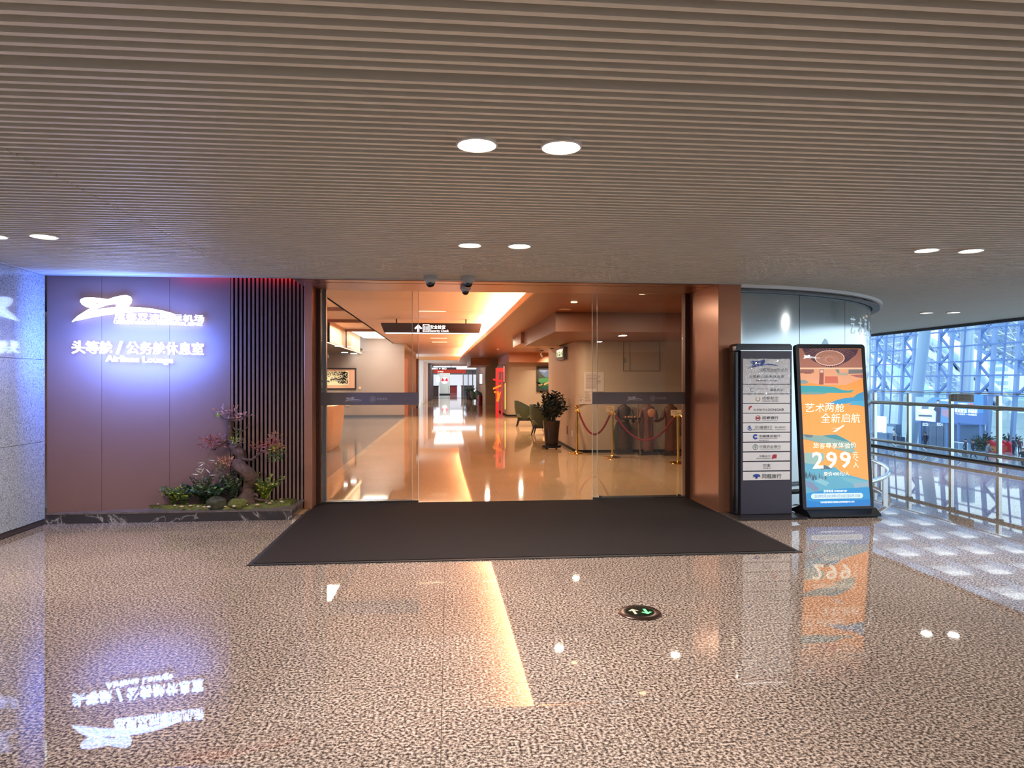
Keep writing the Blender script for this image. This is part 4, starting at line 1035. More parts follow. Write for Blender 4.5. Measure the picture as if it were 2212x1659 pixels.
for (x, y, e) in ((1.6, 9.8, 34), (1.35, 18.6, 60), (1.3, 23, 60), (3.2, 9.4, 24), (2.3, 12.2, 30), (3.0, 19.5, 90), (2.6, 24.5, 90), (1.9, 36, 110)):
    area_light('lounge_fill_beam', (x, y, 2.17 if y == 12.2 else 2.48), .12, e, (1.0, .80, .60))  # warm lamps added to brighten the lounge, most without a fitting

# reception side (left): recess, lower slatted ceiling, back wall
wk = MB().box(-9, 27.2, 0, -1.75, 27.5, 3.3).build('wall_back', GREYW, None); tag(wk, 'pinkish grey wall holding the ink painting, beyond the reception', 'wall', kind='structure')
wf = MB().box(-9.2, 8.1, 0, -9, 27.2, 3.3).build('wall_reception', GREYW, None); tag(wf, 'grey wall closing the reception at the far left', 'wall', kind='structure')
bs_ = MB().box(-9, 27.17, 0, -1.75, 27.199, .08).build('baseboard_back', pm('base_slate', (96, 98, 108), .3), None); tag(bs_, 'slate grey baseboard under the ink painting wall', 'baseboard', kind='structure')
rc = thing('ceiling_reception', 'stepped glowing coffer with a slatted lower ceiling over the reception', 'ceiling', (-4, 20, 2.5), kind='structure')
RECW = pm('coffer_cream', (226, 190, 150), .5)
for y0, y1 in ((8.2, 15.9), (15.95, 19.0), (19.1, 22.4), (22.5, 27.2)):
    MB().box(-3.33, y0, 3.1, -2.1, y1, 3.14).build('coffer_panel', RECW, rc)
for yy in (15.92, 19.05, 22.45): MB().box(-3.33, yy - .05, 3.02, -2.15, yy + .05, 3.1).build('coffer_beam', pm('beam_brown', (150, 100, 70), .5), rc)
MB().box(-3.28, 22.7, 3.085, -2.2, 27.0, 3.098).build('light_panel', pm('panel_lamp', (255, 252, 240), .5, emit=2.6, ecol=(255, 246, 230)), rc)
MB().box(-2.2, 8.2, 2.9, -2.15, 27.2, 3.1).build('coffer_side', RECW, rc)
for y0 in (8.2, 12.0, 15.9, 19.05, 22.45): MB().box(-3.38, y0 + .01, 2.5, -3.33, min(y0 + 3.6, 27.15), 3.1).build('coffer_face', pm('coffer_face_pink', (222, 178, 150), .5), rc)
MB().box(-9, 8.2, 2.62, -3.38, 27.15, 2.68).build('void_board', pm('void_brown', (60, 48, 42), .8), rc)
yy = 12.0; b = MB(); mm = MB().box(-9, 0, 0, -3.45, .05, .06).mesh('slat', pm('slat_tan', (150, 130, 116), .5))
while yy < 27: link('slat', mm, rc, Vector((0, yy, 2.5)) - WL[rc.name]); yy += .16
MB().box(-3.44, 10, 2.50, -3.39, 27.1, 2.515).build('edge_strip_light', pm('strip_lamp', (255, 236, 206), .5, emit=5, ecol=(255, 226, 180)), rc)
for (px, py, lab) in ((732, 747, 'first flush round lamp of the reception slats'), (744.5, 761, 'oval-looking lamp second from the back wall over the reception'), (764, 763, 'lamp nearest the back wall over the reception')):
    small('flush_lamp', lab, 'light', onz(px, py, 2.5), [(.12, 0), (.12, -.012), (.001, -.012)], LAMP)
for (x, y, e) in ((-2.75, 14, 100), (-2.75, 20.5, 100), (-2.75, 25, 80)): area_light('coffer_beam', (x, y, 3.0), .8, e, (1.0, .82, .62), size_y=2.0)
area_light('wall_washer', (-2.6, 25.9, 2.95), .25, 30, (1, .9, .8), rot=(math.radians(35), 0, 0))

# reception desk
DESK = pm('desk_cream', (232, 192, 156), .35)
rd = thing('reception_desk', 'rounded cream reception desk at the left edge of the doorway', 'desk', (-3.3, 14.6, 0))
def rbox(x0, x1, y0, y1, r, n=6):
    out = []
    for cx, cy, a in ((x1 - r, y0 + r, -90), (x1 - r, y1 - r, 0), (x0 + r, y1 - r, 90), (x0 + r, y0 + r, 180)):
        for k in range(n + 1): t = math.radians(a + 90 * k / n); out.append((cx + r * math.cos(t), cy + r * math.sin(t)))
    return out
b = MB(); rings = [(0.0, .10), (.12, .06), (.5, .02), (.80, 0.0), (.90, .012), (.92, .04)]; n = None; V = []
for z, ins in rings:
    q = rbox(-4.6 + ins, -2.30 - ins, 13.75 + ins, 15.6 - ins, .28); n = len(q); V += [(x, y, z) for x, y in q]
fs = [(i * n + k, i * n + (k + 1) % n, (i + 1) * n + (k + 1) % n, (i + 1) * n + k) for i in range(len(rings) - 1) for k in range(n)] + [tuple(range((len(rings) - 1) * n, len(rings) * n))]
b.add(V, fs); b.build('desk_body', DESK, rd, smooth=True)
MB().extrude([(x, y, .92) for x, y in rbox(-4.55, -2.36, 13.8, 15.55, .25)], (0, 0, .025)).build('desk_top', pm('desk_top_white', (244, 232, 214), .25), rd)

# ink painting on the back wall
FRM = pm('frame_dark', (48, 36, 32), .4); 
pa = thing('ink_painting', 'wide framed ink painting of cattle under trees on the grey wall', 'painting', (-4.45, 27.18, 1.09))
x0, x1, z0, z1 = -5.3, -3.62, 1.09, 1.93
for q in ((x0, z0, x1, z0 + .05), (x0, z1 - .05, x1, z1), (x0, z0 + .05, x0 + .05, z1 - .05), (x1 - .05, z0 + .05, x1, z1 - .05)): MB().box(q[0], 27.15, q[1], q[2], 27.198, q[3]).build('frame_rail', FRM, pa)
MB().box(x0 + .05, 27.175, z0 + .05, x1 - .05, 27.19, z1 - .05).build('mount', pm('mount_rose', (226, 176, 150), .7), pa)
MB().box(x0 + .16, 27.17, z0 + .16, x1 - .30, 27.1745, z1 - .12).build('paper', pm('paper_yellow', (244, 232, 190), .7, var=.08, vscale=4), pa)
INKK = pm('ink_wash', (66, 66, 70), .8); rnd = random.Random(31); b = MB()
for i in range(240):
    if i < 180: cx_, cz_, s = rnd.gauss(-4.12, .14), rnd.uniform(1.32, 1.78), rnd.uniform(.012, .04)
    else: cx_, cz_, s = rnd.uniform(-5.0, -4.2), 1.78 - abs(rnd.gauss(0, .09)), rnd.uniform(.01, .03)
    cx_ = min(max(cx_, -5.1), -3.97); cz_ = min(max(cz_, 1.29), 1.78)
    b.add([(cx_ + s * math.cos(t) * rnd.uniform(.5, 1.2), 27.1694, cz_ + s * math.sin(t) * rnd.uniform(.5, 1.1)) for t in (0, -1.2, -2.4, -3.6, -4.9)], [(0, 1, 2, 3, 4)])
for cx_, cz_ in ((-4.28, 1.45), (-4.42, 1.47), (-4.55, 1.46), (-4.9, 1.36), (-4.72, 1.38), (-5.0, 1.41)):   # grazing cattle
    b.add([(cx_ - .07, 27.1692, cz_), (cx_ + .06, 27.1692, cz_), (cx_ + .09, 27.1692, cz_ + .03), (cx_ + .05, 27.1692, cz_ + .055), (cx_ - .06, 27.1692, cz_ + .05)], [(0, 1, 2, 3, 4)])
    for lx in (-.06, -.03, .03, .055): b.add([(cx_ + lx, 27.1692, cz_ - .05), (cx_ + lx + .012, 27.1692, cz_ - .05), (cx_ + lx + .012, 27.1692, cz_), (cx_ + lx, 27.1692, cz_)], [(0, 1, 2, 3)])
b.build('brushwork', INKK, pa)
lc_ = MB().box(-3.53, 27.18, 1.09, -3.44, 27.198, 1.20).build('wall_label', pm('card_peach', (236, 190, 170), .6), None); tag(lc_, 'small peach caption card beside the ink painting', 'card')
wp = MB().box(-4.05, 27.18, .42, -3.85, 27.198, .52).build('wall_socket', pm('socket', (186, 168, 156), .5), None); tag(wp, 'pale wall socket low under the ink painting', 'socket')
l = bpy.data.lights.new('picture_spot', 'SPOT'); l.energy = 160; l.color = (1, .88, .66); l.spot_size = math.radians(52); l.spot_blend = .8
o = bpy.data.objects.new('picture_spot', l); o.location = (-4.9, 25.4, 2.45); o.rotation_euler = (math.radians(50), 0, 0); COL.objects.link(o)
sp = small('track_spot', 'small white spot lamp hanging over the ink painting', 'light', Vector((-4.62, 26.6, 2.5)), [(.015, 0), (.015, -.08), (.05, -.085), (.05, -.2), (.04, -.2)], WHITE)

# door frame and partitions going down the left side
tag(MB().box(-1.75, 27.2, 0, -1.62, 27.7, 2.3).build('door_2', pm('frame_copper', (150, 86, 58), .4), None), 'copper-coloured door frame at the end of the painting wall', 'door', kind='structure')
tag(MB().box(-3.2, 27.5, 0, -1.75, 36.9, 2.95).build('wall_side', GREYW, None), 'grey side wall behind the copper door frame', 'wall', kind='structure')
tag(MB().box(-2.3, 37, .06, -1.62, 37.6, 2.62).build('wall_partition', pm('partition_taupe', (134, 104, 90), .45), None), 'taupe partition panel halfway down the left side', 'wall', kind='structure')
tag(MB().box(-2.3, 37.05, 0, -1.64, 37.6, .06).build('baseboard_partition', DARK, None), 'black plinth under the taupe partition', 'baseboard', kind='structure')
FR_ = pm('frame_pink', (206, 170, 152), .4)
for yy, xx in ((42, -1.55), (44.5, -1.5), (47, -1.45)):
    tag(MB().box(xx - .35, yy, 0, xx, yy + .5, 2.7).build('trim_pier', FR_ if yy > 42 else pm('frame_white', (216, 214, 208), .4), None), {42: 'pale pier, nearest of three along the far left of the corridor', 44.5: 'pink pier, middle one of three along the far left', 47: 'pink pier, farthest of three along the far left'}[yy], 'pier', kind='structure')
tag(MB().box(-3, 49, 0, -1.30, 57.9, 2.7).build('wall_farleft', pm('far_brown', (70, 52, 54), .5), None), 'dark brown wall at the far left end of the corridor', 'wall', kind='structure')
tag(MB().box(-3, 42, 2.7, 7.5, 58, 2.75).build('ceiling_far', pm('far_ceiling', (228, 210, 200), .4), None), 'pale shiny ceiling at the far end of the corridor', 'ceiling', kind='structure')
tag(MB().box(-3, 41.7, 2.70, 7.5, 41.99, 3.0).build('trim_beam', LIP, None), 'cream cross beam where the far ceiling steps down', 'trim', kind='structure')
area_light('far_beam', (0, 50, 2.68), 2.0, 150, (1, .9, .84), size_y=10)

# hanging signs
SGN = pm('sign_case', (44, 32, 44), .3); SW_ = pm('sign_text_lit', (255, 255, 255), .5, emit=1.6)
hs = thing('hanging_sign', 'dark hanging sign with white arrow pointing to Security Check', 'sign', (-.42, 16.5, 2.56))
MB().extrude([(-1.62, 16.44, 2.785), (-1.60, 16.44, 2.80), (.77, 16.44, 2.80), (.79, 16.44, 2.785), (.74, 16.44, 2.58), (.70, 16.44, 2.565), (-1.50, 16.44, 2.565), (-1.54, 16.44, 2.58)], (0, .12, 0)).build('case', SGN, hs)
MB().box(-1.50, 16.435, 2.553, .70, 16.565, 2.564).build('light_strip', pm('sign_strip', (255, 255, 255), .5, emit=4), hs)
for xx in (-1.25, .41): MB().box(xx - .015, 16.48, 2.80, xx + .015, 16.52, 2.9).build('rod', BLACKM, hs)
def hp(px, py): q = ony(px, py, 16.435); return q
a = hp(903.5, 709); AW = [(0, .10), (.105, 0), (.07, -.03), (.028, .012), (.028, -.10), (-.028, -.10), (-.028, .012), (-.07, -.03), (-.105, 0)]
MB().add([(a.x + x * .9, 16.435, a.z + z * .92) for x, z in AW], [tuple(reversed(range(9)))]).build('arrow_mark', SW_, hs)
a = hp(920.5, 708.5)
for q in ((-.07, -.085, .07, -.068), (-.07, .068, .07, .085), (-.08, -.085, -.06, .085), (.06, -.085, .08, .085), (-.012, -.05, .012, .04), (-.045, -.05, -.03, .05), (.03, -.05, .045, .05)):
    MB().box(a.x + q[0], 16.434, a.z + q[1], a.x + q[2], 16.437, a.z + q[3]).build('gate_mark', SW_, hs)
p0, p1 = hp(929, 706), hp(962.5, 707); text('安全检查', (p0 + p1) / 2, X3, Z3, p1.x - p0.x, .095, SW_, hs, bold=.01)
p0, p1 = hp(929, 715), hp(969.5, 715.5); text('Security Check', (p0 + p1) / 2, X3, Z3, p1.x - p0.x, .075, SW_, hs, bold=.01)
h2 = thing('hanging_sign', 'small distant hanging sign with two white arrows', 'sign', (-.5, 52, 2.33))
p0, p1 = ony(918, 798.3, 52), ony(986, 793.3, 52)
MB().box(p0.x, 52, p0.z, p1.x, 52.15, p1.z).build('case', SGN, h2)
for xa, xb, s in ((927, 946, '← 登机口'), (948.5, 964, '← 出口')):
    q0, q1 = ony(xa, 796, 51.99), ony(xb, 796, 51.99); text(s, (q0 + q1) / 2, X3, Z3, q1.x - q0.x, .13, SW_, h2, bold=.02)
for xx in (p0.x + .4, p1.x - .4): MB().box(xx - .02, 52.05, p1.z, xx + .02, 52.09, 2.7).build('rod', BLACKM, h2)

# ------------------------------------------------------------------ right block with clock, notices
def rounded_block(name, x0, x1, y0, y1, z1, r, mat, label, cat='wall'):
    q = []
    for k in range(9):
        t = math.pi + math.pi / 2 * k / 8; q.append((x0 + r + r * math.cos(t), y0 + r + r * math.sin(t), 0))
    q += [(x1, y0, 0), (x1, y1, 0), (x0, y1, 0)]
    o = MB().extrude(q, (0, 0, z1)).build(name, mat, None, smooth=True); return tag(o, label, cat, kind='structure')
rounded_block('wall_block', 2.5, 5.9, 13.2, 17.0, 2.19, .22, WARMW, 'tan wall block with rounded corner behind the statues and rope')
rounded_block('baseboard_block', 2.485, 5.9, 13.185, 17.0, .05, .22, DARK, 'black skirting round the foot of the tan wall block', 'baseboard')
rounded_block('wall_picture', 2.33, 6.0, 27.3, 33, 2.15, .3, WARMW, 'beige wall with rounded corner carrying the landscape painting')
rounded_block('baseboard_picture', 2.31, 6.0, 27.28, 33, .06, .3, DARK, 'black skirting under the landscape painting wall', 'baseboard')
rounded_block('wall_far', 2.15, 6.0, 41, 46, 2.5, .1, pm('far_tan', (166, 122, 86), .5), 'tan wall block farther down the right of the corridor')
tag(MB().box(2.3, 46.2, 0, 7.5, 57.9, 2.7).build('wall_farright', pm('far_mauve', (136, 106, 100), .5), None), 'mauve wall at the far right of the corridor', 'wall', kind='structure')
tag(MB().box(6.0, 9.5, 0, 6.1, 42, 3.0).build('wall_right', WARMW, None), 'warm wall closing the lounge on the right', 'wall', kind='structure')
SEAM = pm('seam_line', (120, 102, 88), .6)
cd = thing('door_3', 'flush concealed service door in the tan wall block', 'door', (3.9, 13.19, 0), kind='structure')
def blk(px, py): return ony(px, py, 13.2)
a, c = blk(1346, 737), blk(1424, 802)
for q in ((a.x, c.z, a.x + .012, a.z), (c.x, c.z, c.x + .012, a.z), (a.x, a.z - .012, c.x, a.z), (a.x, c.z, c.x, c.z + .012), (a.x + .13, c.z, a.x + .138, a.z)): MB().box(q[0], 13.192, q[1], q[2], 13.199, q[3]).build('shadow_gap', SEAM, cd)
MB().box(a.x + .02, 13.185, 1.78, a.x + .04, 13.199, 1.86).build('pull', STEEL, cd)
ck = thing('digital_clock', 'digital wall clock showing 13:22 on the side of the wall block', 'clock', (2.46, 14.7, 1.87))
MB().box(2.42, 14.25, 1.87, 2.499, 15.25, 2.13).build('case', pm('clock_case', (86, 66, 52), .4), ck)
MB().box(2.415, 14.30, 1.90, 2.419, 15.20, 2.10).build('face', pm('clock_face', (20, 22, 18), .2), ck)
text('13:22', (2.413, 14.75, 2.0), (0, -1, 0), Z3, .72, .13, pm('clock_digits', (220, 255, 190), .5, emit=1.3, ecol=(225, 255, 190)), ck, bold=.01)
NP = pm('notice_paper', (196, 176, 160), .7)
def paper(px0, py0, px1, py1, label, lines):
    a, c = blk(px0, py1), blk(px1, py0)
    t = thing('paper_notice', label, 'notice', (a.x, 13.19, a.z), group='notices on the tan wall block')
    MB().box(a.x, 13.190, a.z, c.x, 13.1985, c.z).build('sheet', NP, t)
    w = c.x - a.x; h = c.z - a.z; b = MB(); rnd = random.Random(int(px0))
    for k in range(lines):
        z = c.z - h * (.1 + .82 * k / lines); x_ = a.x + w * .1; xe = a.x + w * rnd.uniform(.6, .9)
        b.quad((x_, 13.1895, z), (xe, 13.1895, z), (xe, 13.1895, z + h * .3 / lines), (x_, 13.1895, z + h * .3 / lines))
    b.build('print_lines', pm('print_brown', (120, 100, 90), .7), t)
paper(1261, 804, 1304.5, 846, 'upper large printed notice sheet on the wall block', 14)
paper(1261, 846.6, 1279, 873, 'lower narrow notice sheet on the wall block', 9)
paper(1250, 859, 1260.5, 873, 'smallest square notice sheet on the wall block', 4)
sk = MB().box(2.492, 13.62, .28, 2.499, 13.69, .40).build('wall_socket', WHITE, None); tag(sk, 'white wall socket low on the block behind the stanchion', 'socket')
sk = MB().box(2.490, 14.2, .28, 2.499, 14.32, .46).build('call_box', pm('call_red', (120, 50, 40), .5), None); tag(sk, 'small dark red wall box low beside the potted plant', 'box')

# ------------------------------------------------------------------ brass stanchions, ropes, cards
GOLD = pm('polished_brass', (222, 178, 84), .12, 1.0); ROPE = pm('velvet_rope', (112, 22, 32), .85)
SP = [onz(1246, 979, 0), onz(1323, 989, 0), onz(1465, 1001, 0)]
SL_ = ['polished brass stanchion with ball top, nearest the potted plant', 'polished brass stanchion with card, middle of the rope line', 'polished brass stanchion with card, beside the right bronze pillar']
def stanchion(p, label, ball):
    t = thing('stanchion', label, 'stanchion', p, group='brass stanchions')
    MB().lathe([(.155, 0), (.158, .008), (.15, .018), (.09, .028), (.035, .034), (.028, .05)], p, 30).build('base', GOLD, t, smooth=True)
    MB().lathe([(.021, .03), (.021, .86 if ball else .88)], p, 16).build('pole', GOLD, t, smooth=True)
    MB().lathe([(.028, .80), (.034, .81), (.034, .83), (.026, .845)], p, 16).build('collar', GOLD, t, smooth=True)
    if ball: MB().ball(p + Z3 * .905, .038, 16, 10).build('ball', GOLD, t, smooth=True)
for p, l_, bb_ in zip(SP, SL_, (1, 0, 0)): stanchion(p, l_, bb_)
CARD = pm('card_cream', (236, 204, 160), .5)
for p, (x0, x1, y0, y1), lab in ((SP[1], (1310, 1327, 877, 889.5), 'cream notice card on top of the middle stanchion'), (SP[2], (1449, 1472, 885.5, 898), 'cream notice card on top of the right stanchion')):
    yy = p.y - .03; a, c = ony(x0, y1, yy), ony(x1, y0, yy)
    t = thing('stanchion_card', lab, 'card', (p.x, yy, a.z), group='cards on stanchions')
    MB().box(a.x, yy - .004, a.z, c.x, yy + .004, c.z).build('card', CARD, t)
    MB().box(p.x - .008, yy + .005, .84, p.x + .008, yy + .02, a.z + .04).build('holder', GOLD, t)
    w, h = c.x - a.x, c.z - a.z
    text('贵宾休息', (a.x + w * .34, yy - .005, a.z + h * .68), X3, Z3, w * .5, h * .2, INK, t); text('请勿触摸', (a.x + w * .64, yy - .005, a.z + h * .32), X3, Z3, w * .5, h * .2, INK, t)
def rope(p, q, sag, label):
    p, q = Vector(p), Vector(q); t = thing('velvet_rope', label, 'rope', (p + q) / 2, group='ropes between stanchions')
    d = (q - p).normalized(); a, c = p + d * .05, q - d * .05
    pts = [a.lerp(c, k / 24) - Z3 * (sag * (1 - (2 * k / 24 - 1) ** 2)) for k in range(25)]
    MB().tube(pts, .019, 10).build('cord', ROPE, t, smooth=True)
    for e, e2, m in ((pts[0], p, pts[2]), (pts[-1], q, pts[-3])):
        dd = (e - m).normalized(); MB().tube([e - dd * .035, e + dd * .03, e2], [.022, .02, .008], 10).build('end_cap', GOLD, t, smooth=True)
hk = Z3 * .82
rope(SP[0] + hk, SP[1] + hk, .42, 'dark red velvet rope between the plant-side and middle stanchions')
rope(SP[1] + hk, SP[2] + hk, .46, 'dark red velvet rope between the middle and right stanchions')
rope(SP[2] + hk, SP[2] + Vector((.9, -.9, .82)), .42, 'dark red velvet rope leaving the right stanchion behind the pillar')

# ------------------------------------------------------------------ carved wooden figures (heads hidden by the frosted band)
def statue(px, py, y, label, cols, pose, H=1.17, s=1.0):
    p = onz(px, py, 0); p = Vector((ony(px, py, y).x, y, 0))
    t = thing('carved_figure', label, 'statue', p, group='carved wooden figures behind the rope')
    rob, dk = cols
    MB().box(p.x - .17, p.y - .13, 0, p.x + .17, p.y + .12, .045).build('base_slab', dk, t)
    def ringz(z, a, c, dx=0): return [(p.x + dx + a * math.cos(2 * math.pi * k / 18), p.y + c * math.sin(2 * math.pi * k / 18), z) for k in range(18)]
    prof = [(.045, .05, .06), (.06, .085, .075), (.085, .10, .085), (.12, .115, .085), (.45, .105, .08), (.66, .10, .075), (.78, .115, .08), (.86, .135, .082), (.90, .12, .075), (.93, .06, .055), (.955, .042, .045), (.985, .055, .062), (1.03, .072, .08), (1.09, .074, .082), (1.14, .055, .06), (1.165, .02, .025)]
    b = MB(); V = []
    for z, a, c in prof: V += ringz(z * H / 1.17, a, c)
    fs = [(i * 18 + k, i * 18 + (k + 1) % 18, (i + 1) * 18 + (k + 1) % 18, (i + 1) * 18 + k) for i in range(len(prof) - 1) for k in range(18)] + [tuple(range((len(prof) - 1) * 18, len(prof) * 18))]
    b.add(V, fs)
    for i, v in enumerate(b.v):     # carved vertical folds
        v = Vector(v)
        if .1 < v.z < .8: k_ = 1 + .07 * math.sin(9 * math.atan2(v.y - p.y, v.x - p.x)); b.v[i] = (p.x + (v.x - p.x) * k_, p.y + (v.y - p.y) * k_, v.z)
    body = b.build('body', rob, t, smooth=True)
    b = MB(); b.ball((p.x, p.y + .012, 1.10 * H / 1.17), 1, 14, 8, (.08, .086, .075)); b.build('hair', dk, t, smooth=True)
    b = MB(); b.ball((p.x, p.y - .08, 1.045 * H / 1.17), .012, 8, 6)
    for sx in (-.025, .025): b.ball((p.x + sx, p.y - .074, 1.07 * H / 1.17), .008, 8, 6)
    b.box(p.x - .02, p.y - .074, 1.012 * H / 1.17, p.x + .02, p.y - .066, 1.02 * H / 1.17); b.build('face_details', dk, t)
    for sx in (-1, 1): MB().ball((p.x + sx * .05, p.y - .09, .06), 1, 10, 6, (.035, .07, .022)).build('foot', dk, t, smooth=True)
    def arm(pts, r=.032): MB().tube([p + Vector(q) for q in pts], [r * 1.25, r * 1.1, r, r * .8][:len(pts)], 10).build('arm', rob, t, smooth=True)
    def hand(q):
        q = p + Vector(q); b = MB(); b.ball(q, 1, 8, 6, (.024, .028, .018))
        for k in range(4): b.tube([q + Vector((-.018 + .012 * k, -.015, 0)), q + Vector((-.018 + .012 * k, -.045 + .004 * abs(k - 1), .004)), q + Vector((-.016 + .011 * k, -.055, -.012))], [.006, .006, .004], 6)
        b.tube([q + Vector((.022, 0, 0)), q + Vector((.034, -.02, .008))], [.007, .005], 6); b.build('hand', rob, t, smooth=True)
    if pose == 'tray':
        arm([(-.13, 0, .84), (-.16, -.04, .70), (-.10, -.14, .62), (-.02, -.19, .64)]); hand((-.0, -.2, .645)); arm([(.13, 0, .84), (.17, -.05, .70), (.15, -.14, .63), (.12, -.19, .64)]); hand((.12, -.2, .645))
        MB().extrude([p + Vector(q) for q in ((-.06, -.27, .675), (.20, -.27, .675), (.26, -.20, .675), (.20, -.13, .675), (-.06, -.13, .675))], (0, 0, .03)).build('tray', dk, t)
        for k in range(4): MB().ball(p + Vector((-.02 + .06 * k, -.20, .72)), .022, 8, 6).build('offering', pm('offering_tan', (196, 130, 80), .6), t, smooth=True)
        MB().extrude([p + Vector(q) for q in ((-.16, .09, .05), (.19, .09, .05), (.20, .09, .45), (.12, .09, .62), (-.12, .09, .62), (-.19, .09, .42))], (0, .02, 0)).build('back_board', pm('board_olive', (70, 68, 54), .6), t)
    elif pose == 'staff':
        arm([(-.13, 0, .84), (-.18, -.03, .68), (-.22, -.10, .62), (-.235, -.14, .64)]); hand((-.24, -.14, .66)); arm([(.13, 0, .84), (.16, -.02, .70), (.10, -.12, .72)]); hand((.09, -.13, .74))
        MB().tube([p + Vector((-.25, -.17, 1.0)), p + Vector((-.25, -.17, .70)), p + Vector((-.20, -.17, .005))], .011, 8).build('staff', pm('staff_tan', (132, 96, 60), .6), t)
        b = MB(); b.ball(p + Vector((.04, -.10, .80)), 1, 20, 8, (.085, .02, .085)); b.build('round_drum', pm('drum_tan', (206, 136, 86), .6), t, smooth=True)
        for sx in (-.02, .035): MB().tube([p + Vector((sx, -.085, .72)), p + Vector((sx, -.10, .5)), p + Vector((sx + .005, -.1, .36))], .012, 6).build('sash', pm('sash_red', (110, 48, 44), .7), t)
    else:
        arm([(-.13, 0, .84), (-.17, -.02, .70), (-.27, -.10, .66), (-.36, -.14, .66)]); hand((-.38, -.15, .665)); arm([(.13, 0, .84), (.18, 0, .66), (.20, -.06, .52)]); hand((.20, -.07, .5))
        MB().tube([p + Vector((.12, -.06, .84)), p + Vector((.22, -.04, .6))], .008, 6).build('strap', dk, t)
        b = MB(); b.box(p.x + .15, p.y - .12, .36, p.x + .29, p.y - .03, .56); b.build('shoulder_bag', dk, t, bevel=.015)
        MB().tube([p + Vector((-.40, -.15, .62)), p + Vector((-.37, -.16, .72))], .007, 6).build('pipe', STEEL, t)
W1, W2, W3, DKW = pm('wood_umber', (66, 46, 38), .6, var=.3, vscale=25), pm('wood_rose', (118, 70, 56), .6, var=.25, vscale=25), pm('wood_sienna', (96, 50, 28), .6, var=.25, vscale=25), pm('wood_black', (34, 24, 22), .6)
statue(1348, 978, 12.92, 'carved dark wooden robed figure holding a tray, leftmost behind the rope', (W1, DKW), 'tray')
statue(1400, 981, 12.78, 'carved rose-brown robed figure with staff and round drum, middle of the three', (W2, DKW), 'staff')
statue(1449, 984, 12.62, 'carved reddish-brown robed figure with outstretched hand and bag, rightmost', (W3, DKW), 'bag')

# ------------------------------------------------------------------ potted plant
pp0 = Vector((2.13, 14.05, 0))
pt = thing('potted_plant', 'dark leafy plant in a tall tapered brown pot on a trolley', 'plant', pp0)
MB().lathe([(.20, .03), (.20, .06), (.21, .065), (.21, .08)], pp0, 24).build('trolley', BLACKM, pt, smooth=True)
for k in range(4): MB().ball(pp0 + Vector((.14 * math.cos(k * 1.57 + .6), .14 * math.sin(k * 1.57 + .6), .018)), .018, 8, 6).build('castor', BLACKM, pt)
MB().lathe([(.135, .08), (.14, .10), (.148, .25), (.165, .45), (.18, .575), (.184, .585), (.172, .585), (.16, .55), (.001, .55)], pp0, 28).build('pot', pm('pot_brown', (30, 18, 14), .3, coat=.2), pt, smooth=True)
rnd = random.Random(77); st, lv = MB(), MB()
LD = pm('leaf_blackgreen', (20, 28, 22), .35)
for i in range(38):
    a = 2 * math.pi * i / 38 * 2.4; out = rnd.uniform(.05, .36); h = rnd.uniform(.30, .62) * (1.1 - out * .9)
    if i == 3: a, out, h = math.pi * .95, .22, .78
    tip = pp0 + Vector((math.cos(a) * out, math.sin(a) * out * .8, .56 + h)); base = pp0 + Vector((math.cos(a) * .05, math.sin(a) * .05, .55)); mid = base.lerp(tip, .5) + Z3 * .06
    pts = [base.lerp(mid, k / 4).lerp(mid.lerp(tip, k / 4), k / 4) for k in range(5)]; st.tube(pts, [.007, .006, .005, .004, .003], 5)
    for k in range(13):
        s = .25 + .75 * k / 12; j = min(int(s * 4), 3); q = pts[j].lerp(pts[j + 1], s * 4 - j); d = (pts[j + 1] - pts[j]).normalized(); sd = d.cross(Vector((rnd.uniform(-.3, .3), rnd.uniform(-1, -.3), rnd.uniform(-.2, .6)))).normalized()
        add_leaf(lv, q, sd * (1 if k % 2 else -1) + d * .8, .095 * rnd.uniform(.8, 1.2), .025 * rnd.uniform(.8, 1.2), rnd)
st.build('stems', pm('stem_dark', (34, 40, 28), .5), pt); o = lv.build('foliage', LD, pt); o['kind'] = 'stuff'

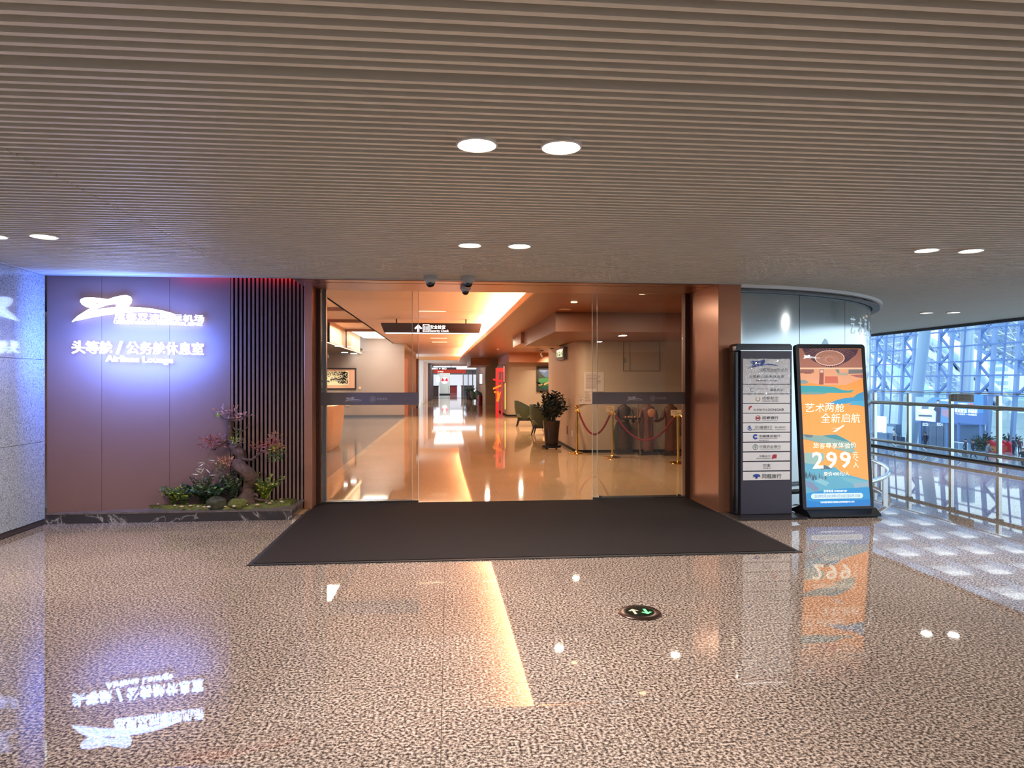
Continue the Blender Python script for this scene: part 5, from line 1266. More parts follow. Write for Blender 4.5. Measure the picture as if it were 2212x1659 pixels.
# ------------------------------------------------------------------ armchairs
LEGW = pm('leg_black', (26, 20, 18), .4)
def armchair(label, p, rot, mat, cush, group='tub armchairs of the lounge'):
    t = thing('armchair', label, 'chair', p, group=group, rotz=rot, local=True)
    # local frame: front = -y ; shell sweeps round the back and drops to the arms
    b = MB(); N = 26; V = []
    for k in range(N + 1):
        a = math.radians(-128 + 256 * k / N); c = abs(a) / math.radians(128)
        top = .80 - .25 * max(0, (c - .28) / .72) ** 1.2; wx, wy = .35, .34
        for (r, z) in ((1.0, top), (1.0 - .02, .58), (.86, .36), (.70, .22), (.56, .22), (.72, .38), (.84, .58), (.88, top - .01)):
            V.append((math.sin(a) * wx * r, math.cos(a) * wy * r, min(z, top)))
    m = 8; fs = [(k * m + j, (k + 1) * m + j, (k + 1) * m + (j + 1) % m, k * m + (j + 1) % m) for k in range(N) for j in range(m)] + [tuple(range(m)), tuple(reversed([N * m + j for j in range(m)]))]
    b.add(V, fs); b.build('shell', mat, t, smooth=True)
    b = MB(); b.extrude([(x, y, .27) for x, y in rbox(-.26, .26, -.30, .24, .1)], (0, 0, .13)); b.build('seat_cushion', cush, t, bevel=.02)
    b = MB(); b.bar((-.25, -.2, .20), (.25, -.2, .20), .05, .04); b.bar((-.25, .2, .20), (.25, .2, .20), .05, .04); b.bar((-.22, -.2, .20), (-.22, .2, .20), .05, .04); b.bar((.22, -.2, .20), (.22, .2, .20), .05, .04); b.build('under_frame', LEGW, t)
    for sx in (-1, 1):
        for sy in (-1, 1): MB().tube([(sx * .22, sy * .2, .20), (sx * .27, sy * .26, 0)], [.026, .015], 8).build('leg', LEGW, t)
    return t
GREEN = pm('chair_green', (50, 58, 36), .7, var=.08, vscale=30); CUSH = pm('chair_cushion', (78, 86, 58), .8); BEIGE = pm('chair_beige', (214, 178, 126), .7)
armchair('dark green tub armchair nearest the potted plant, seen from behind', Vector((2.45, 17.75, 0)), math.radians(75), GREEN, CUSH)
armchair('dark green tub armchair just behind the nearest one', Vector((2.38, 21.2, 0)), math.radians(80), GREEN, CUSH)
armchair('beige armchair facing the green ones below the landscape painting', Vector((3.2, 20.6, 0)), math.radians(-40), BEIGE, pm('cushion_cream', (236, 204, 150), .8))
armchair('tiny dark green armchair far down the corridor, left of its pair', Vector((1.75, 46.0, 0)), math.radians(80), GREEN, CUSH)
armchair('tiny dark green armchair far down the corridor, right of its pair', Vector((2.05, 44.5, 0)), math.radians(80), GREEN, CUSH)
tb = thing('coffee_table', 'small round dark coffee table between the green armchairs', 'table', (2.9, 19.3, 0))
MB().lathe([(.26, .50), (.27, .51), (.27, .53), (.26, .54)], (2.9, 19.3, 0), 26).build('table_top', BLACKM, tb, smooth=True)
MB().lathe([(.03, .02), (.03, .50)], (2.9, 19.3, 0), 12).build('stem', BLACKM, tb); MB().lathe([(.18, 0), (.18, .015), (.03, .03)], (2.9, 19.3, 0), 22).build('foot', BLACKM, tb)

# ------------------------------------------------------------------ landscape painting
lp = thing('landscape_painting', 'framed oil painting of a green valley under blue mountains', 'painting', ony(1185, 845, 27.25))
a, c = ony(1159, 846, 27.25), ony(1212, 792, 27.25); fw = .07
for q in ((a.x, a.z, c.x, a.z + fw), (a.x, c.z - fw, c.x, c.z), (a.x, a.z + fw, a.x + fw, c.z - fw), (c.x - fw, a.z + fw, c.x, c.z - fw)): MB().box(q[0], 27.2, q[1], q[2], 27.29, q[3]).build('frame_rail', FRM, lp)
def lpp(u, v, k=0): return (a.x + fw + u * (c.x - a.x - 2 * fw), 27.262 - k * .0006, a.z + fw + (1 - v) * (c.z - a.z - 2 * fw))
def lpoly(pts, rgb, k): MB().add([lpp(u, v, k) for u, v in pts], [tuple(reversed(range(len(pts))))]).build('paint_area', pm('oil_%d_%d_%d' % rgb, rgb, .5), lp)
lpoly([(0, 0), (1, 0), (1, 1), (0, 1)], (46, 110, 62), 0); lpoly([(0, 0), (1, 0), (1, .3), (0, .3)], (136, 158, 200), 1); lpoly([(.1, .12), (.3, .2), (.45, .1), (.6, .22), (.8, .1), (.8, .4), (.1, .4)], (92, 116, 160), 2)
lpoly([(0, .05), (.2, .3), (.38, .45), (0, .5)], (56, 64, 44), 3); lpoly([(1, .05), (.85, .2), (.6, .45), (1, .5)], (60, 60, 46), 3); lpoly([(0, .48), (.4, .44), (1, .48), (1, .64), (0, .66)], (70, 140, 84), 4)
lpoly([(0, .74), (.25, .72), (.42, .64), (.5, .62), (.52, .68), (.3, .78), (0, .8)], (206, 160, 110), 5); lpoly([(.58, .66), (.75, .70), (1, .82), (1, .88), (.72, .78)], (206, 160, 110), 5); lpoly([(0, .84), (.4, .8), (.8, .9), (1, .93), (1, 1), (0, 1)], (28, 76, 62), 5)
l = bpy.data.lights.new('picture_spot', 'SPOT'); l.energy = 150; l.color = (1, .86, .62); l.spot_size = math.radians(75); l.spot_blend = .9
o = bpy.data.objects.new('picture_spot', l); o.location = (3.9, 25.6, 2.42); o.rotation_euler = (math.radians(52), 0, 0); COL.objects.link(o)
for px, py, lab in ((1170, 757, 'white track spot lamp, left one over the landscape painting'), (1193, 752, 'white track spot lamp, right one over the landscape painting')):
    q = onz(px, py, 2.5); t = thing('track_spot', lab, 'light', q, group='track spots over the landscape painting')
    MB().box(q.x - .07, q.y - .02, q.z - .02, q.x + .07, q.y + .02, q.z).build('track_plate', BLACKM, t)
    MB().tube([q - Z3 * .02, q - Z3 * .12], .01, 8).build('arm', WHITE, t); MB().tube([q + Vector((-.03, 0, -.11)), q + Vector((.04, .05, -.22))], .035, 12).build('lamp_head', WHITE, t, smooth=True)

# ------------------------------------------------------------------ far props
rf_ = thing('red_photo_frame', 'tall red photo-frame stand with orange boards and figure', 'stand', (2.05, 28.9, 0))
RDM = pm('frame_red', (206, 22, 34), .4); ORM = pm('board_orange', (240, 134, 24), .4)
def fp(cx, cy): return ony(900 + cx / 10.533, 770 + cy / 10.533, 26.2)
rf_.location = (fp(1835, 1290).x, 26.2, 0); WL[rf_.name] = Vector(rf_.location)
xa, xb = fp(1800, 0).x, fp(1868, 0).x; xc = fp(1975, 0).x; zt = fp(0, 255).z
MB().box(xa, 26.17, 0, xb, 26.3, zt).build('post', RDM, rf_); MB().box(xb, 26.17, fp(0, 350).z, xc, 26.3, zt).build('top_rail', RDM, rf_)
MB().box(xc - .06, 26.6, 0, xc, 26.7, zt).build('rear_post', RDM, rf_)
for pts, m, nm in (([(1738, 500), (1920, 540), (1918, 582), (1735, 540)], RDM, 'red_board'), ([(1735, 715), (1920, 635), (1928, 675), (1742, 758)], ORM, 'orange_board'), ([(1760, 790), (1800, 790), (1800, 835), (1760, 830)], ORM, 'orange_board'), ([(1815, 800), (1860, 790), (1880, 850), (1920, 780), (1890, 930), (1855, 1035), (1810, 1020), (1830, 900)], ORM, 'orange_figure')):
    MB().extrude([fp(*q) - Vector((0, .06, 0)) for q in reversed(pts)], (0, .03, 0)).build(nm, m, rf_)
SCRW = pm('screen_white', (240, 244, 255), .3, emit=2.2)
def far_screen(p0, p1, y, label, m=SCRW):
    a, c = ony(p0[0], p1[1], y), ony(p1[0], p0[1], y); t = thing('wall_screen', label, 'screen', (a.x, y, a.z), group='lit wall screens')
    MB().box(a.x - .03, y, a.z - .04, c.x + .03, y + .05, c.z + .04).build('bezel', BLACKM, t); MB().box(a.x, y - .006, a.z, c.x, y - .001, c.z).build('panel', m, t)
far_screen((1036, 808), (1041.5, 829), 40.9, 'narrow white lit screen far down the corridor')
far_screen((1087.5, 790), (1090, 826), 27.15, 'narrow red and white screen on the edge of the picture wall', pm('screen_red', (220, 90, 80), .3, emit=1.6))
sl = MB().box(2.30, 28.0, .25, 2.329, 28.06, 1.35).build('light_strip', pm('strip_gold', (255, 200, 90), .5, emit=1.5, ecol=(255, 196, 90)), None); tag(sl, 'thin golden strip light on the edge of the picture wall', 'light')
rb_ = MB().lathe([(.14, 0), (.14, .55), (.12, .62)], ony(1037, 870, 39), 16); rb_.v = [(x, y, z - min(p[2] for p in rb_.v)) for x, y, z in rb_.v]
o = rb_.build('red_bin', pm('bin_red', (130, 24, 34), .4), None, smooth=True); tag(o, 'dark red round bin by the far green armchairs', 'bin')
fpl = Vector((1.55, 51.5, 0)); t = thing('potted_plant', 'distant spiky plant in a tall dark pot at the corridor end', 'plant', fpl)
MB().lathe([(.20, 0), (.26, .62), (.24, .62)], fpl, 16).build('pot', pm('pot_dark', (44, 40, 52), .4), t); b = MB(); rnd = random.Random(4)
for i in range(46):
    a_ = rnd.uniform(0, 6.28); add_leaf(b, fpl + Z3 * .6, Vector((math.cos(a_), math.sin(a_), rnd.uniform(.3, 1.4))), rnd.uniform(.4, .7), .035, rnd)
o = b.build('foliage', DGRN, t); o['kind'] = 'stuff'

# shop at the end of the corridor
SHF = speckle('shop_floor', [(.4, (150, 146, 150)), (.6, (172, 168, 172))], 40, .05, .5)
tag(MB().box(-6, 58, -.05, 7.5, 95, 0).build('floor_shop', SHF, None), 'pale glossy floor of the shop at the corridor end', 'floor', kind='structure')
tag(MB().box(-6, 57.9, 0, 7.5, 58.0, .012).build('trim_threshold', DARK, None), 'dark threshold line before the shop', 'trim', kind='structure')
q0, q1 = ony(927.5, 805.8, 58), ony(1006, 801.5, 58)
tag(MB().box(q0.x, 58, q0.z, q1.x, 58.3, q1.z + .12).build('shop_fascia', pm('fascia_red', (226, 84, 66), .4, emit=.5), None), 'long red fascia over the distant shop front', 'sign')
text('肯德基', ((q0.x + q1.x) / 2 - .6, 57.99, (q0.z + q1.z) / 2 + .03), X3, Z3, .5, .11, SW_, bpy.data.objects['shop_fascia'])
tag(MB().box(-6, 58.3, 2.35, 7.5, 95, 2.45).build('ceiling_shop', pm('shop_ceiling', (150, 148, 152), .6), None), 'grey ceiling of the distant shop', 'ceiling', kind='structure')
tag(MB().box(-6, 94.5, 0, 7.5, 95, 2.4).build('wall_shop', pm('shop_bright', (236, 240, 250), .5, emit=.9), None), 'back wall of the shop with its brightness put in as glow', 'wall', kind='structure')  # plain wall made to glow, standing in for the bright shop end
for sx in ((-6.1, -6.0), (7.5, 7.6)): tag(MB().box(sx[0], 58, 0, sx[1], 95, 2.4).build('wall_shopside', MATS['shop_ceiling'], None), 'grey side wall of the distant shop, ' + ('left' if sx[0] < 0 else 'right'), 'wall', kind='structure')
pc = ony(960.5, 851.5, 72); pil = thing('shop_pillar', 'ribbed pale pillar with round red and white emblem in the far shop', 'pillar', (pc.x, 72, 0))
w_ = (ony(972, 800, 72).x - ony(949, 800, 72).x) / 2; z_ = ony(960, 812, 72).z
MB().box(pc.x - w_, 72, 0, pc.x + w_, 72.9, .12).build('plinth', BLACKM, pil)
for k in range(12): MB().box(pc.x - w_ + k * w_ / 6 + .005, 72, .12, pc.x - w_ + (k + 1) * w_ / 6 - .005, 72.9, 2.33).build('rib', pm('pillar_pale', (206, 210, 200), .5, emit=.15), pil)
ec = ony(960.5, 822, 71.98)
def fdisc(r, m, nm, y, a0=0, a1=2 * math.pi): 
    b = MB()
    for k in range(24):
        t0, t1 = a0 + (a1 - a0) * k / 24, a0 + (a1 - a0) * (k + 1) / 24
        b.add([(ec.x, y, ec.z), (ec.x + r * math.cos(t0), y, ec.z + r * math.sin(t0)), (ec.x + r * math.cos(t1), y, ec.z + r * math.sin(t1))], [(0, 1, 2)])
    b.build(nm, m, pil)
WL_ = pm('emblem_white', (250, 250, 250), .5, emit=.9); fdisc(.36, WL_, 'emblem_disc', 71.97); fdisc(.345, pm('emblem_red', (214, 30, 60), .4, emit=.5), 'emblem_red_field', 71.96, -.35, .95); fdisc(.345, MATS['emblem_red'], 'emblem_red_field', 71.96, 2.2, 3.5)
for (xa, xb, za, zb, yy, m, nm, lab) in ((-2.3, -.95, 0, .95, 63, pm('counter_brown', (84, 56, 50), .5), 'shop_counter', 'dark brown counter at the left of the distant shop'), (1.2, 2.4, 0, .95, 66, pm('counter_steel', (120, 130, 136), .3, .5), 'shop_counter', 'steel grey counter at the right of the distant shop'), (-.1, 1.0, .0, .85, 84, pm('counter_red', (170, 60, 60), .5), 'shop_counter', 'low red seating counter deep in the shop')):
    t = thing(nm, lab, 'counter', ((xa + xb) / 2, yy, 0)); MB().box(xa, yy, za, xb, yy + .6, zb).build('body', m, t); MB().box(xa - .05, yy - .08, zb, xb + .05, yy + .68, zb + .06).build('top', BLACKM, t)
for k, (xx, zz, w2, h2) in enumerate(((-1.95, 1.75, .7, .35), (-1.1, 1.6, .35, .5), (-1.9, 1.25, .6, .25))):
    t = MB().box(xx - w2 / 2, 70 + k * .2, zz - h2 / 2, xx + w2 / 2, 70.08 + k * .2, zz + h2 / 2).box(xx - .02, 70.02 + k * .2, zz + h2 / 2, xx + .02, 70.06 + k * .2, 2.35).build('menu_board', pm('menu_lit', (236, 240, 250), .4, emit=1.6), None); tag(t, ('upper wide lit menu board', 'tall narrow lit menu board', 'lower small lit menu board')[k] + ' hanging at the left of the distant shop', 'screen')
for k, xx in enumerate((1.3, 1.75, 2.15)):
    t = MB().box(xx - .04, 62, 0, xx + .04, 62.08, 2.35).build('shop_post', STEEL, None); tag(t, ('left', 'middle', 'right')[k] + ' steel post of the glazed front at the right of the shop', 'post')
gl = MB().box(1.2, 62.02, 0, 2.3, 62.04, 2.3).build('window_shop', GLASSB, None); tag(gl, 'clear glass panel at the right of the distant shop', 'window', kind='structure')
area_light('shop_beam', (0, 66, 2.33), 3, 260, (.95, .97, 1), size_y=12); area_light('shop_beam', (0, 82, 2.33), 4, 300, (.9, .95, 1), size_y=14)
# ================================================================== DEPARTURE HALL beyond the balustrade (one storey lower)
HZ = -6.0; WX = 60.0
HF = speckle('hall_stone', [(.4, (150, 168, 180)), (.6, (176, 192, 202))], 6, .12, .5)
tag(MB().box(9.6, -60, HZ - .2, 200, 190, HZ).build('floor_hall', HF, None), 'pale shiny floor of the departure hall one storey below', 'floor', kind='structure')
tag(MB().box(9.36, -8, HZ, 9.6, 18, -.02).build('wall_slab_edge', pm('slab_edge', (150, 156, 162), .6), None), 'slab edge below the glass balustrade', 'wall', kind='structure')
BLUE = pm('steel_blue', (150, 182, 228), .5, 0); BLUED = pm('steel_blue_dark', (112, 148, 208), .5, 0); PBLUE = pm('pale_blue_paint', (166, 196, 224), .5); OUTW = pm('canopy_white', (232, 238, 244), .6)
cw = thing('window_1', 'tall glass curtain wall of the hall with blue steel lattice columns', 'window', (WX, 80, HZ), kind='structure')
ycol = [49.0, 54.6, 60.2, 66.2, 71.5, 77.9, 84.5, 90.4, 96.6, 103]
def lean(y, z): return y - .085 * (z + 1)
TOPZ = 15.0
for yc in ycol:
    b = MB()
    for dy in (-1.0, 1.0): b.bar((WX, lean(yc + dy, HZ), HZ), (WX, lean(yc + dy, TOPZ), TOPZ), .36, .36, up=(1, 0, 0))
    b.build('column_chord', BLUE, cw)
    b = MB(); zz = -.2; k = 0
    while zz < TOPZ - 1.8:
        a, c = (-1.0, 1.0) if k % 2 else (1.0, -1.0)
        b.bar((WX + .05, lean(yc + a, zz), zz), (WX + .05, lean(yc + c, zz + 1.75), zz + 1.75), .24, .2, up=(1, 0, 0)); zz += 1.75; k += 1
    b.build('column_brace', BLUED, cw)
for zz in (-.16, .23, 2.07, 3.72, 5.55, 7.4, 9.2, 11, 13):
    MB().bar((WX - .2, 44, zz), (WX - .2, 106, zz), .16 if zz > .3 else .13).build('transom', BLUED, cw)
for y0, y1 in zip(ycol[:-1], ycol[1:]): MB().bar((WX - .15, lean((y0 + y1) / 2, HZ), HZ), (WX - .15, lean((y0 + y1) / 2, TOPZ), TOPZ), .14).build('mullion', BLUED, cw)
for y0, y1 in zip(ycol[:-1], ycol[1:]): MB().box(WX + .3, y0, HZ + .1, WX + .34, y1, TOPZ).build('glass_pane', GLASSB, cw)
# hall roof: pale beams with open skylight strips between them
hr = thing('ceiling_hall', 'high pale lattice roof with skylights over the departure hall', 'ceiling', (35, 60, 16), kind='structure')
b = MB()
for k in range(22): b.box(9.45, -20 + k * 6.4, 15.0, WX + 2, -20 + k * 6.4 + 3.4, 15.5)
o = b.build('roof_beams', OUTW, hr); o['kind'] = 'stuff'
b = MB()
for k in range(14): b.box(11 + k * 3.7, -20, 14.5, 11 + k * 3.7 + .5, 118, 15.0)
o = b.build('roof_purlins', PBLUE, hr); o['kind'] = 'stuff'
# big leaning round columns inside the hall
for k, (pa, pb, x, lab) in enumerate((((1968, 960), (2000, 700), 55.5, 'large pale blue leaning round column, left one in the hall'), ((2086, 960), (2090, 690), 66.0, 'large pale blue upright round column outside the glass wall'))):
    a, c = onx(*pa, x), onx(*pb, x); d = c - a; a2 = a + d * ((HZ - a.z) / d.z); c2 = a + d * ((14 - a.z) / d.z)
    o = MB().tube([a2, c2], .62 if k == 0 else .75, 18).build('round_column', PBLUE, None, smooth=True); tag(o, lab, 'column')
# ------------------------------------------------------------------ outside: lattice canopy roofs, white arches, buildings
def h5(cx, cy): return (1870 + cx / 6.38, 680 + cy / 6.38)
def inside(p, poly):
    r = False; j = len(poly) - 1
    for i in range(len(poly)):
        if (poly[i][1] > p[1]) != (poly[j][1] > p[1]) and p[0] < (poly[j][0] - poly[i][0]) * (p[1] - poly[i][1]) / (poly[j][1] - poly[i][1] + 1e-9) + poly[i][0]: r = not r
        j = i
    return r
ROOFM = pm('canopy_deck', (196, 214, 230), .6); LATM = pm('canopy_lattice', (120, 156, 204), .5); LATL = pm('canopy_lattice_light', (206, 222, 234), .5)
def canopy(poly, x, label, seed):
    t = thing('canopy_roof', label, 'roof', onx(*h5(*poly[0]), x))
    MB().extrude([onx(*h5(*p), x + 1.0) for p in poly], (1.2, 0, 0)).build('roof_deck', ROOFM, t)
    rnd = random.Random(seed); b, b2 = MB(), MB(); x0, x1 = min(p[0] for p in poly), max(p[0] for p in poly); y0, y1 = min(p[1] for p in poly), max(p[1] for p in poly)
    for (dx, dy, step, w) in ((1, .55, 62, .16), (1, -.12, 60, .14), (.55, 1, 95, .12), (1, 1.2, 120, .12)):
        n = int((abs(x1 - x0) + abs(y1 - y0)) * 1.6 / step)
        for k in range(-n, n):
            px0, py0 = (x0 + x1) / 2 + (-dy) * step * k, (y0 + y1) / 2 + dx * step * k; seg = []; L = 1800; prev = None
            for s in range(-60, 61):
                p = (px0 + dx * s * L / 60, py0 + dy * s * L / 60)
                if inside(p, poly): prev = prev or p; last = p
                elif prev:
                    if abs(last[0] - prev[0]) + abs(last[1] - prev[1]) > 40: (b if (k + seed) % 3 else b2).bar(onx(*h5(*prev), x), onx(*h5(*last), x), w * 1.2, w)
                    prev = None
            if prev and abs(last[0] - prev[0]) + abs(last[1] - prev[1]) > 40: b.bar(onx(*h5(*prev), x), onx(*h5(*last), x), w * 1.2, w)
    if b.v: o = b.build('lattice_bars', LATM, t); o['kind'] = 'stuff'
    if b2.v: o = b2.build('lattice_bars', LATL, t); o['kind'] = 'stuff'
    return t
cn1 = canopy([(-300, -200), (-300, 420), (105, 550), (480, 740), (640, 660), (420, 420), (700, 250), (1050, 180), (1000, -200)], 92, 'grey-blue lattice canopy roof at the upper left beyond the glass', 1)
cn2 = canopy([(1020, 150), (1150, 290), (1450, 430), (1700, 560), (1950, 690), (2200, 820), (2700, 1080), (2700, -300), (1000, -300)], 84, 'grey-blue lattice canopy roof at the upper right beyond the glass', 2)
canopy([(640, 480), (800, 520), (1100, 700), (1310, 850), (1420, 1040), (960, 1030), (700, 870), (640, 800)], 98, 'lower lattice canopy roof in the middle under the white arch', 3)
canopy([(-100, 960), (160, 1000), (330, 1170), (-100, 1250)], 100, 'small lattice canopy roof at the lower left beyond the glass', 4)
# eaves: short ribbed gutters along the two upper canopies
for t, poly, x in ((cn2, ([(1150, 290), (1450, 430)], [(1450, 430), (1700, 560)], [(1700, 560), (1950, 690)], [(1950, 690), (2200, 820)]), 83.5), (cn1, ([(105, 550), (300, 640)], [(300, 640), (480, 740)]), 91.5)):
    for p, q in poly: MB().bar(onx(*h5(p[0], p[1] - 18), x), onx(*h5(q[0], q[1] - 18), x), .5, .55).build('gutter', LATM, t)
    for p, q in poly:
        for k in range(4):
            s = (k + .5) / 4; r_ = (p[0] + (q[0] - p[0]) * s, p[1] + (q[1] - p[1]) * s - 55); MB().bar(onx(*h5(r_[0], r_[1] - 25), x), onx(*h5(r_[0] + 12, r_[1] + 15), x), .3, .3).build('gutter_rib', LATL, t)
def arch(pts, w, x, label, louv):
    """white arched beam: wide band with a pale blue tube along its upper edge"""
    t = thing('white_arch', label, 'arch', onx(*h5(*pts[0]), x)); up, lo = [], []
    for i, p in enumerate(pts):
        q0, q1 = pts[max(i - 1, 0)], pts[min(i + 1, len(pts) - 1)]; dx, dy = q1[0] - q0[0], q1[1] - q0[1]; L = math.hypot(dx, dy)
        up.append((p[0] + dy / L * w / 2, p[1] - dx / L * w / 2)); lo.append((p[0] - dy / L * w / 2, p[1] + dx / L * w / 2))
    b = MB()
    for i in range(len(pts) - 1): b.extrude([onx(*h5(*q), x) for q in (lo[i], lo[i + 1], up[i + 1], up[i])], (1.5, 0, 0))
    b.build('arch_band', OUTW, t)
    MB().tube([onx(*h5(*q), x - .2) for q in up], .55, 10).build('edge_tube', PBLUE, t, smooth=True)
    for (cx, cy) in louv:
        for k in range(6): MB().bar(onx(*h5(cx - 45 + k * 10, cy - 20 + k * 15), x - .15), onx(*h5(cx + 35 + k * 10, cy + 38 + k * 15 - 50 + 50), x - .15), .22, .18).build('louvre', LATM, t)
arch([(640, 330), (900, 470), (1130, 620), (1350, 790), (1560, 970), (1750, 1150), (1900, 1290)], 200, 88, 'broad white arched roof beam crossing the middle of the glass wall', [(860, 400), (1000, 500), (1160, 590), (1240, 690), (1480, 830), (1680, 1010), (1740, 1170)])
arch([(-60, 620), (120, 770), (280, 930), (420, 1080)], 170, 94, 'white arched roof beam at the left of the glass wall', [(250, 930), (200, 830)])
# buildings
bd = thing('office_building', 'pale office block with rows of windows seen beyond the canopy', 'building', onx(2158, 850, 150))
a, c = onx(2132, 850, 150), onx(2182, 770, 150)
MB().box(150, c.y, HZ, 165, a.y, c.z).build('wall', pm('office_wall', (226, 232, 238), .7), bd)
me_w = MB().box(149.9, 0, 0, 150.0, .9, 1.1).mesh('window', pm('office_window', (150, 190, 214), .3))
for r_ in range(7):
    for k in range(9): link('window', me_w, bd, Vector((0, c.y + .8 + k * (a.y - c.y - 1.6) / 9, c.z - 2.0 - r_ * 1.9)) - Vector((0, WL[bd.name].y, WL[bd.name].z)) - Vector((WL[bd.name].x, 0, 0)))
bd2 = thing('office_building', 'small pale teal block low at the left beyond the glass', 'building', onx(1920, 850, 120))
a, c = onx(1912, 850, 120), onx(1932, 789, 120); MB().box(120, c.y, HZ, 130, a.y, c.z).build('wall', pm('office_teal', (176, 214, 220), .7), bd2); MB().box(119.9, c.y + .5, c.z - 3, 120, a.y - .5, c.z - 1.5).build('window_band', MATS['office_window'], bd2)
# distant terraces: low banks seen through the glass below the horizon
for k, (z0, z1, x, col) in enumerate(((-6, -2.2, 110, (188, 210, 214)), (-6, -3.6, 90, (204, 222, 226)), (-6, -.6, 135, (172, 206, 208)))):
    o = MB().box(x, 20, z0, x + 3, 185, z1).build('terrace_bank', pm('bank_%d' % k, col, .7), None); tag(o, ('middle', 'nearest', 'farthest')[k] + ' long pale terrace wall outside the hall', 'wall')
    o['kind'] = 'structure'

# ------------------------------------------------------------------ entrance vestibule with advertising screens
VX = 54.0
ve = thing('entrance_vestibule', 'blue-grey entrance vestibule with two doors under the advertising screen', 'vestibule', onx(2018, 962, VX))
ve.location.z = HZ; WL[ve.name] = Vector(ve.location)
a, c = onx(1984, 912, VX), onx(2053, 960, VX)
VST = pm('vestibule_blue', (112, 142, 178), .4); MB().box(VX, c.y, HZ, VX + 4, a.y, a.z).build('body', VST, ve); MB().box(VX - .08, c.y - .4, a.z, VX + 4, a.y + .4, a.z + .18).build('roof_slab', BLUED, ve)
for u0, u1 in ((1992, 2006), (2010, 2022), (2025, 2038)):
    q0, q1 = onx(u0, 920, VX - .05), onx(u1, 960, VX - .05); d = MB().box(VX - .05, q1.y, HZ, VX - .01, q0.y, q0.z).build('door_leaf', pm('vestibule_door', (84, 110, 146), .3), ve)
LITS = pm('lit_label', (240, 250, 255), .4, emit=1.5)
for u0, u1, s in ((1993, 2005, '出口3'), (2024, 2036, '出口4')):
    q0, q1 = onx(u0, 914, VX - .1), onx(u1, 919, VX - .1); text(s, (q0 + q1) / 2, (0, -1, 0), Z3, q0.y - q1.y, .36, LITS, ve)
def billboard(px0, py0, px1, py1, x, label):
    a, c = onx(px0, py0, x), onx(px1, py1, x); z1 = a.z; z0 = onx((px0 + px1) / 2, py1, x).z
    t = thing('advertising_screen', label, 'screen', (x, (a.y + c.y) / 2, z0)); MB().box(x, c.y, z0, x + .4, a.y, z1).build('case', BLUED, t)
    for yy in (a.y - .6, c.y + .6): MB().box(x + .1, yy - .1, HZ, x + .3, yy + .1, z0).build('support', BLUED, t)
    return t, a.y, c.y, z0, z1
def scr(t, x, ya, yb, z0, z1, pts, rgb, k, e=.9): MB().add([(x - .02 - .01 * k, ya + (yb - ya) * u, z1 + (z0 - z1) * v) for u, v in pts], [tuple(range(len(pts)))]).build('picture_area', pm('ad_%d_%d_%d' % rgb, rgb, .4, emit=e), t)
FULL = [(0, 0), (1, 0), (1, 1), (0, 1)]
t, ya, yb, z0, z1 = billboard(1978, 857, 2052, 911, VX - .5, 'left advertising screen showing a bright kitchen and a woman in dark dress')
scr(t, VX - .5, ya, yb, z0, z1, FULL, (84, 136, 190), 0); scr(t, VX - .5, ya, yb, z0, z1, [(0, .35), (.62, .4), (.6, 1), (0, 1)], (196, 214, 226), 1); scr(t, VX - .5, ya, yb, z0, z1, [(0, 0), (.5, 0), (.3, .25), (0, .3)], (140, 176, 212), 1)
scr(t, VX - .5, ya, yb, z0, z1, [(.05, .55), (.3, .5), (.55, .62), (.3, .72)], (240, 246, 250), 2); scr(t, VX - .5, ya, yb, z0, z1, [(.1, .75), (.5, .74), (.5, .8), (.1, .82)], (60, 80, 104), 2); scr(t, VX - .5, ya, yb, z0, z1, [(.2, .38), (.4, .36), (.4, .48), (.2, .5)], (90, 120, 150), 2)
scr(t, VX - .5, ya, yb, z0, z1, [(.62, .32), (.7, .3), (.76, .4), (.74, 1), (.62, 1), (.64, .6), (.55, .5)], (46, 54, 92), 3); scr(t, VX - .5, ya, yb, z0, z1, [(.655, .14), (.69, .13), (.705, .2), (.69, .28), (.66, .28), (.645, .2)], (214, 180, 166), 3); scr(t, VX - .5, ya, yb, z0, z1, [(.64, .14), (.67, .09), (.71, .12), (.71, .2), (.69, .14), (.65, .17)], (40, 40, 60), 4); scr(t, VX - .5, ya, yb, z0, z1, [(.78, .45), (1, .45), (1, .8), (.78, .7)], (150, 130, 160), 2)
def stext(t, s, u, v, w, h, rgb=(250, 252, 255), k=6): text(s, (VX - .52 - .01 * k, ya + (yb - ya) * u, z1 + (z0 - z1) * v), (0, -1, 0), Z3, w * (ya - yb), h * (z1 - z0), pm('ad_%d_%d_%d' % rgb, rgb, .4, emit=1.1), t, bold=.02)
stext(t, 'OPPEIN欧派', .87, .1, .22, .09); stext(t, '高端全屋定制', .2, .92, .3, .1); stext(t, '一站式整家', .46, .94, .16, .06)
t, ya, yb, z0, z1 = billboard(2058, 851, 2125, 915, VX - .5, 'right advertising screen, blue with white slogan lettering')
scr(t, VX - .5, ya, yb, z0, z1, FULL, (72, 132, 204), 0); scr(t, VX - .5, ya, yb, z0, z1, [(0, .6), (.4, .66), (1, .6), (1, 1), (0, 1)], (66, 104, 168), 1)
stext(t, 'OPPEIN', .36, .35, .34, .1); stext(t, '欧派', .63, .35, .16, .1, (255, 120, 100)); stext(t, '看过欧派 再装家', .46, .57, .74, .15); stext(t, '一体化设计 一站式购齐', .46, .69, .7, .06)
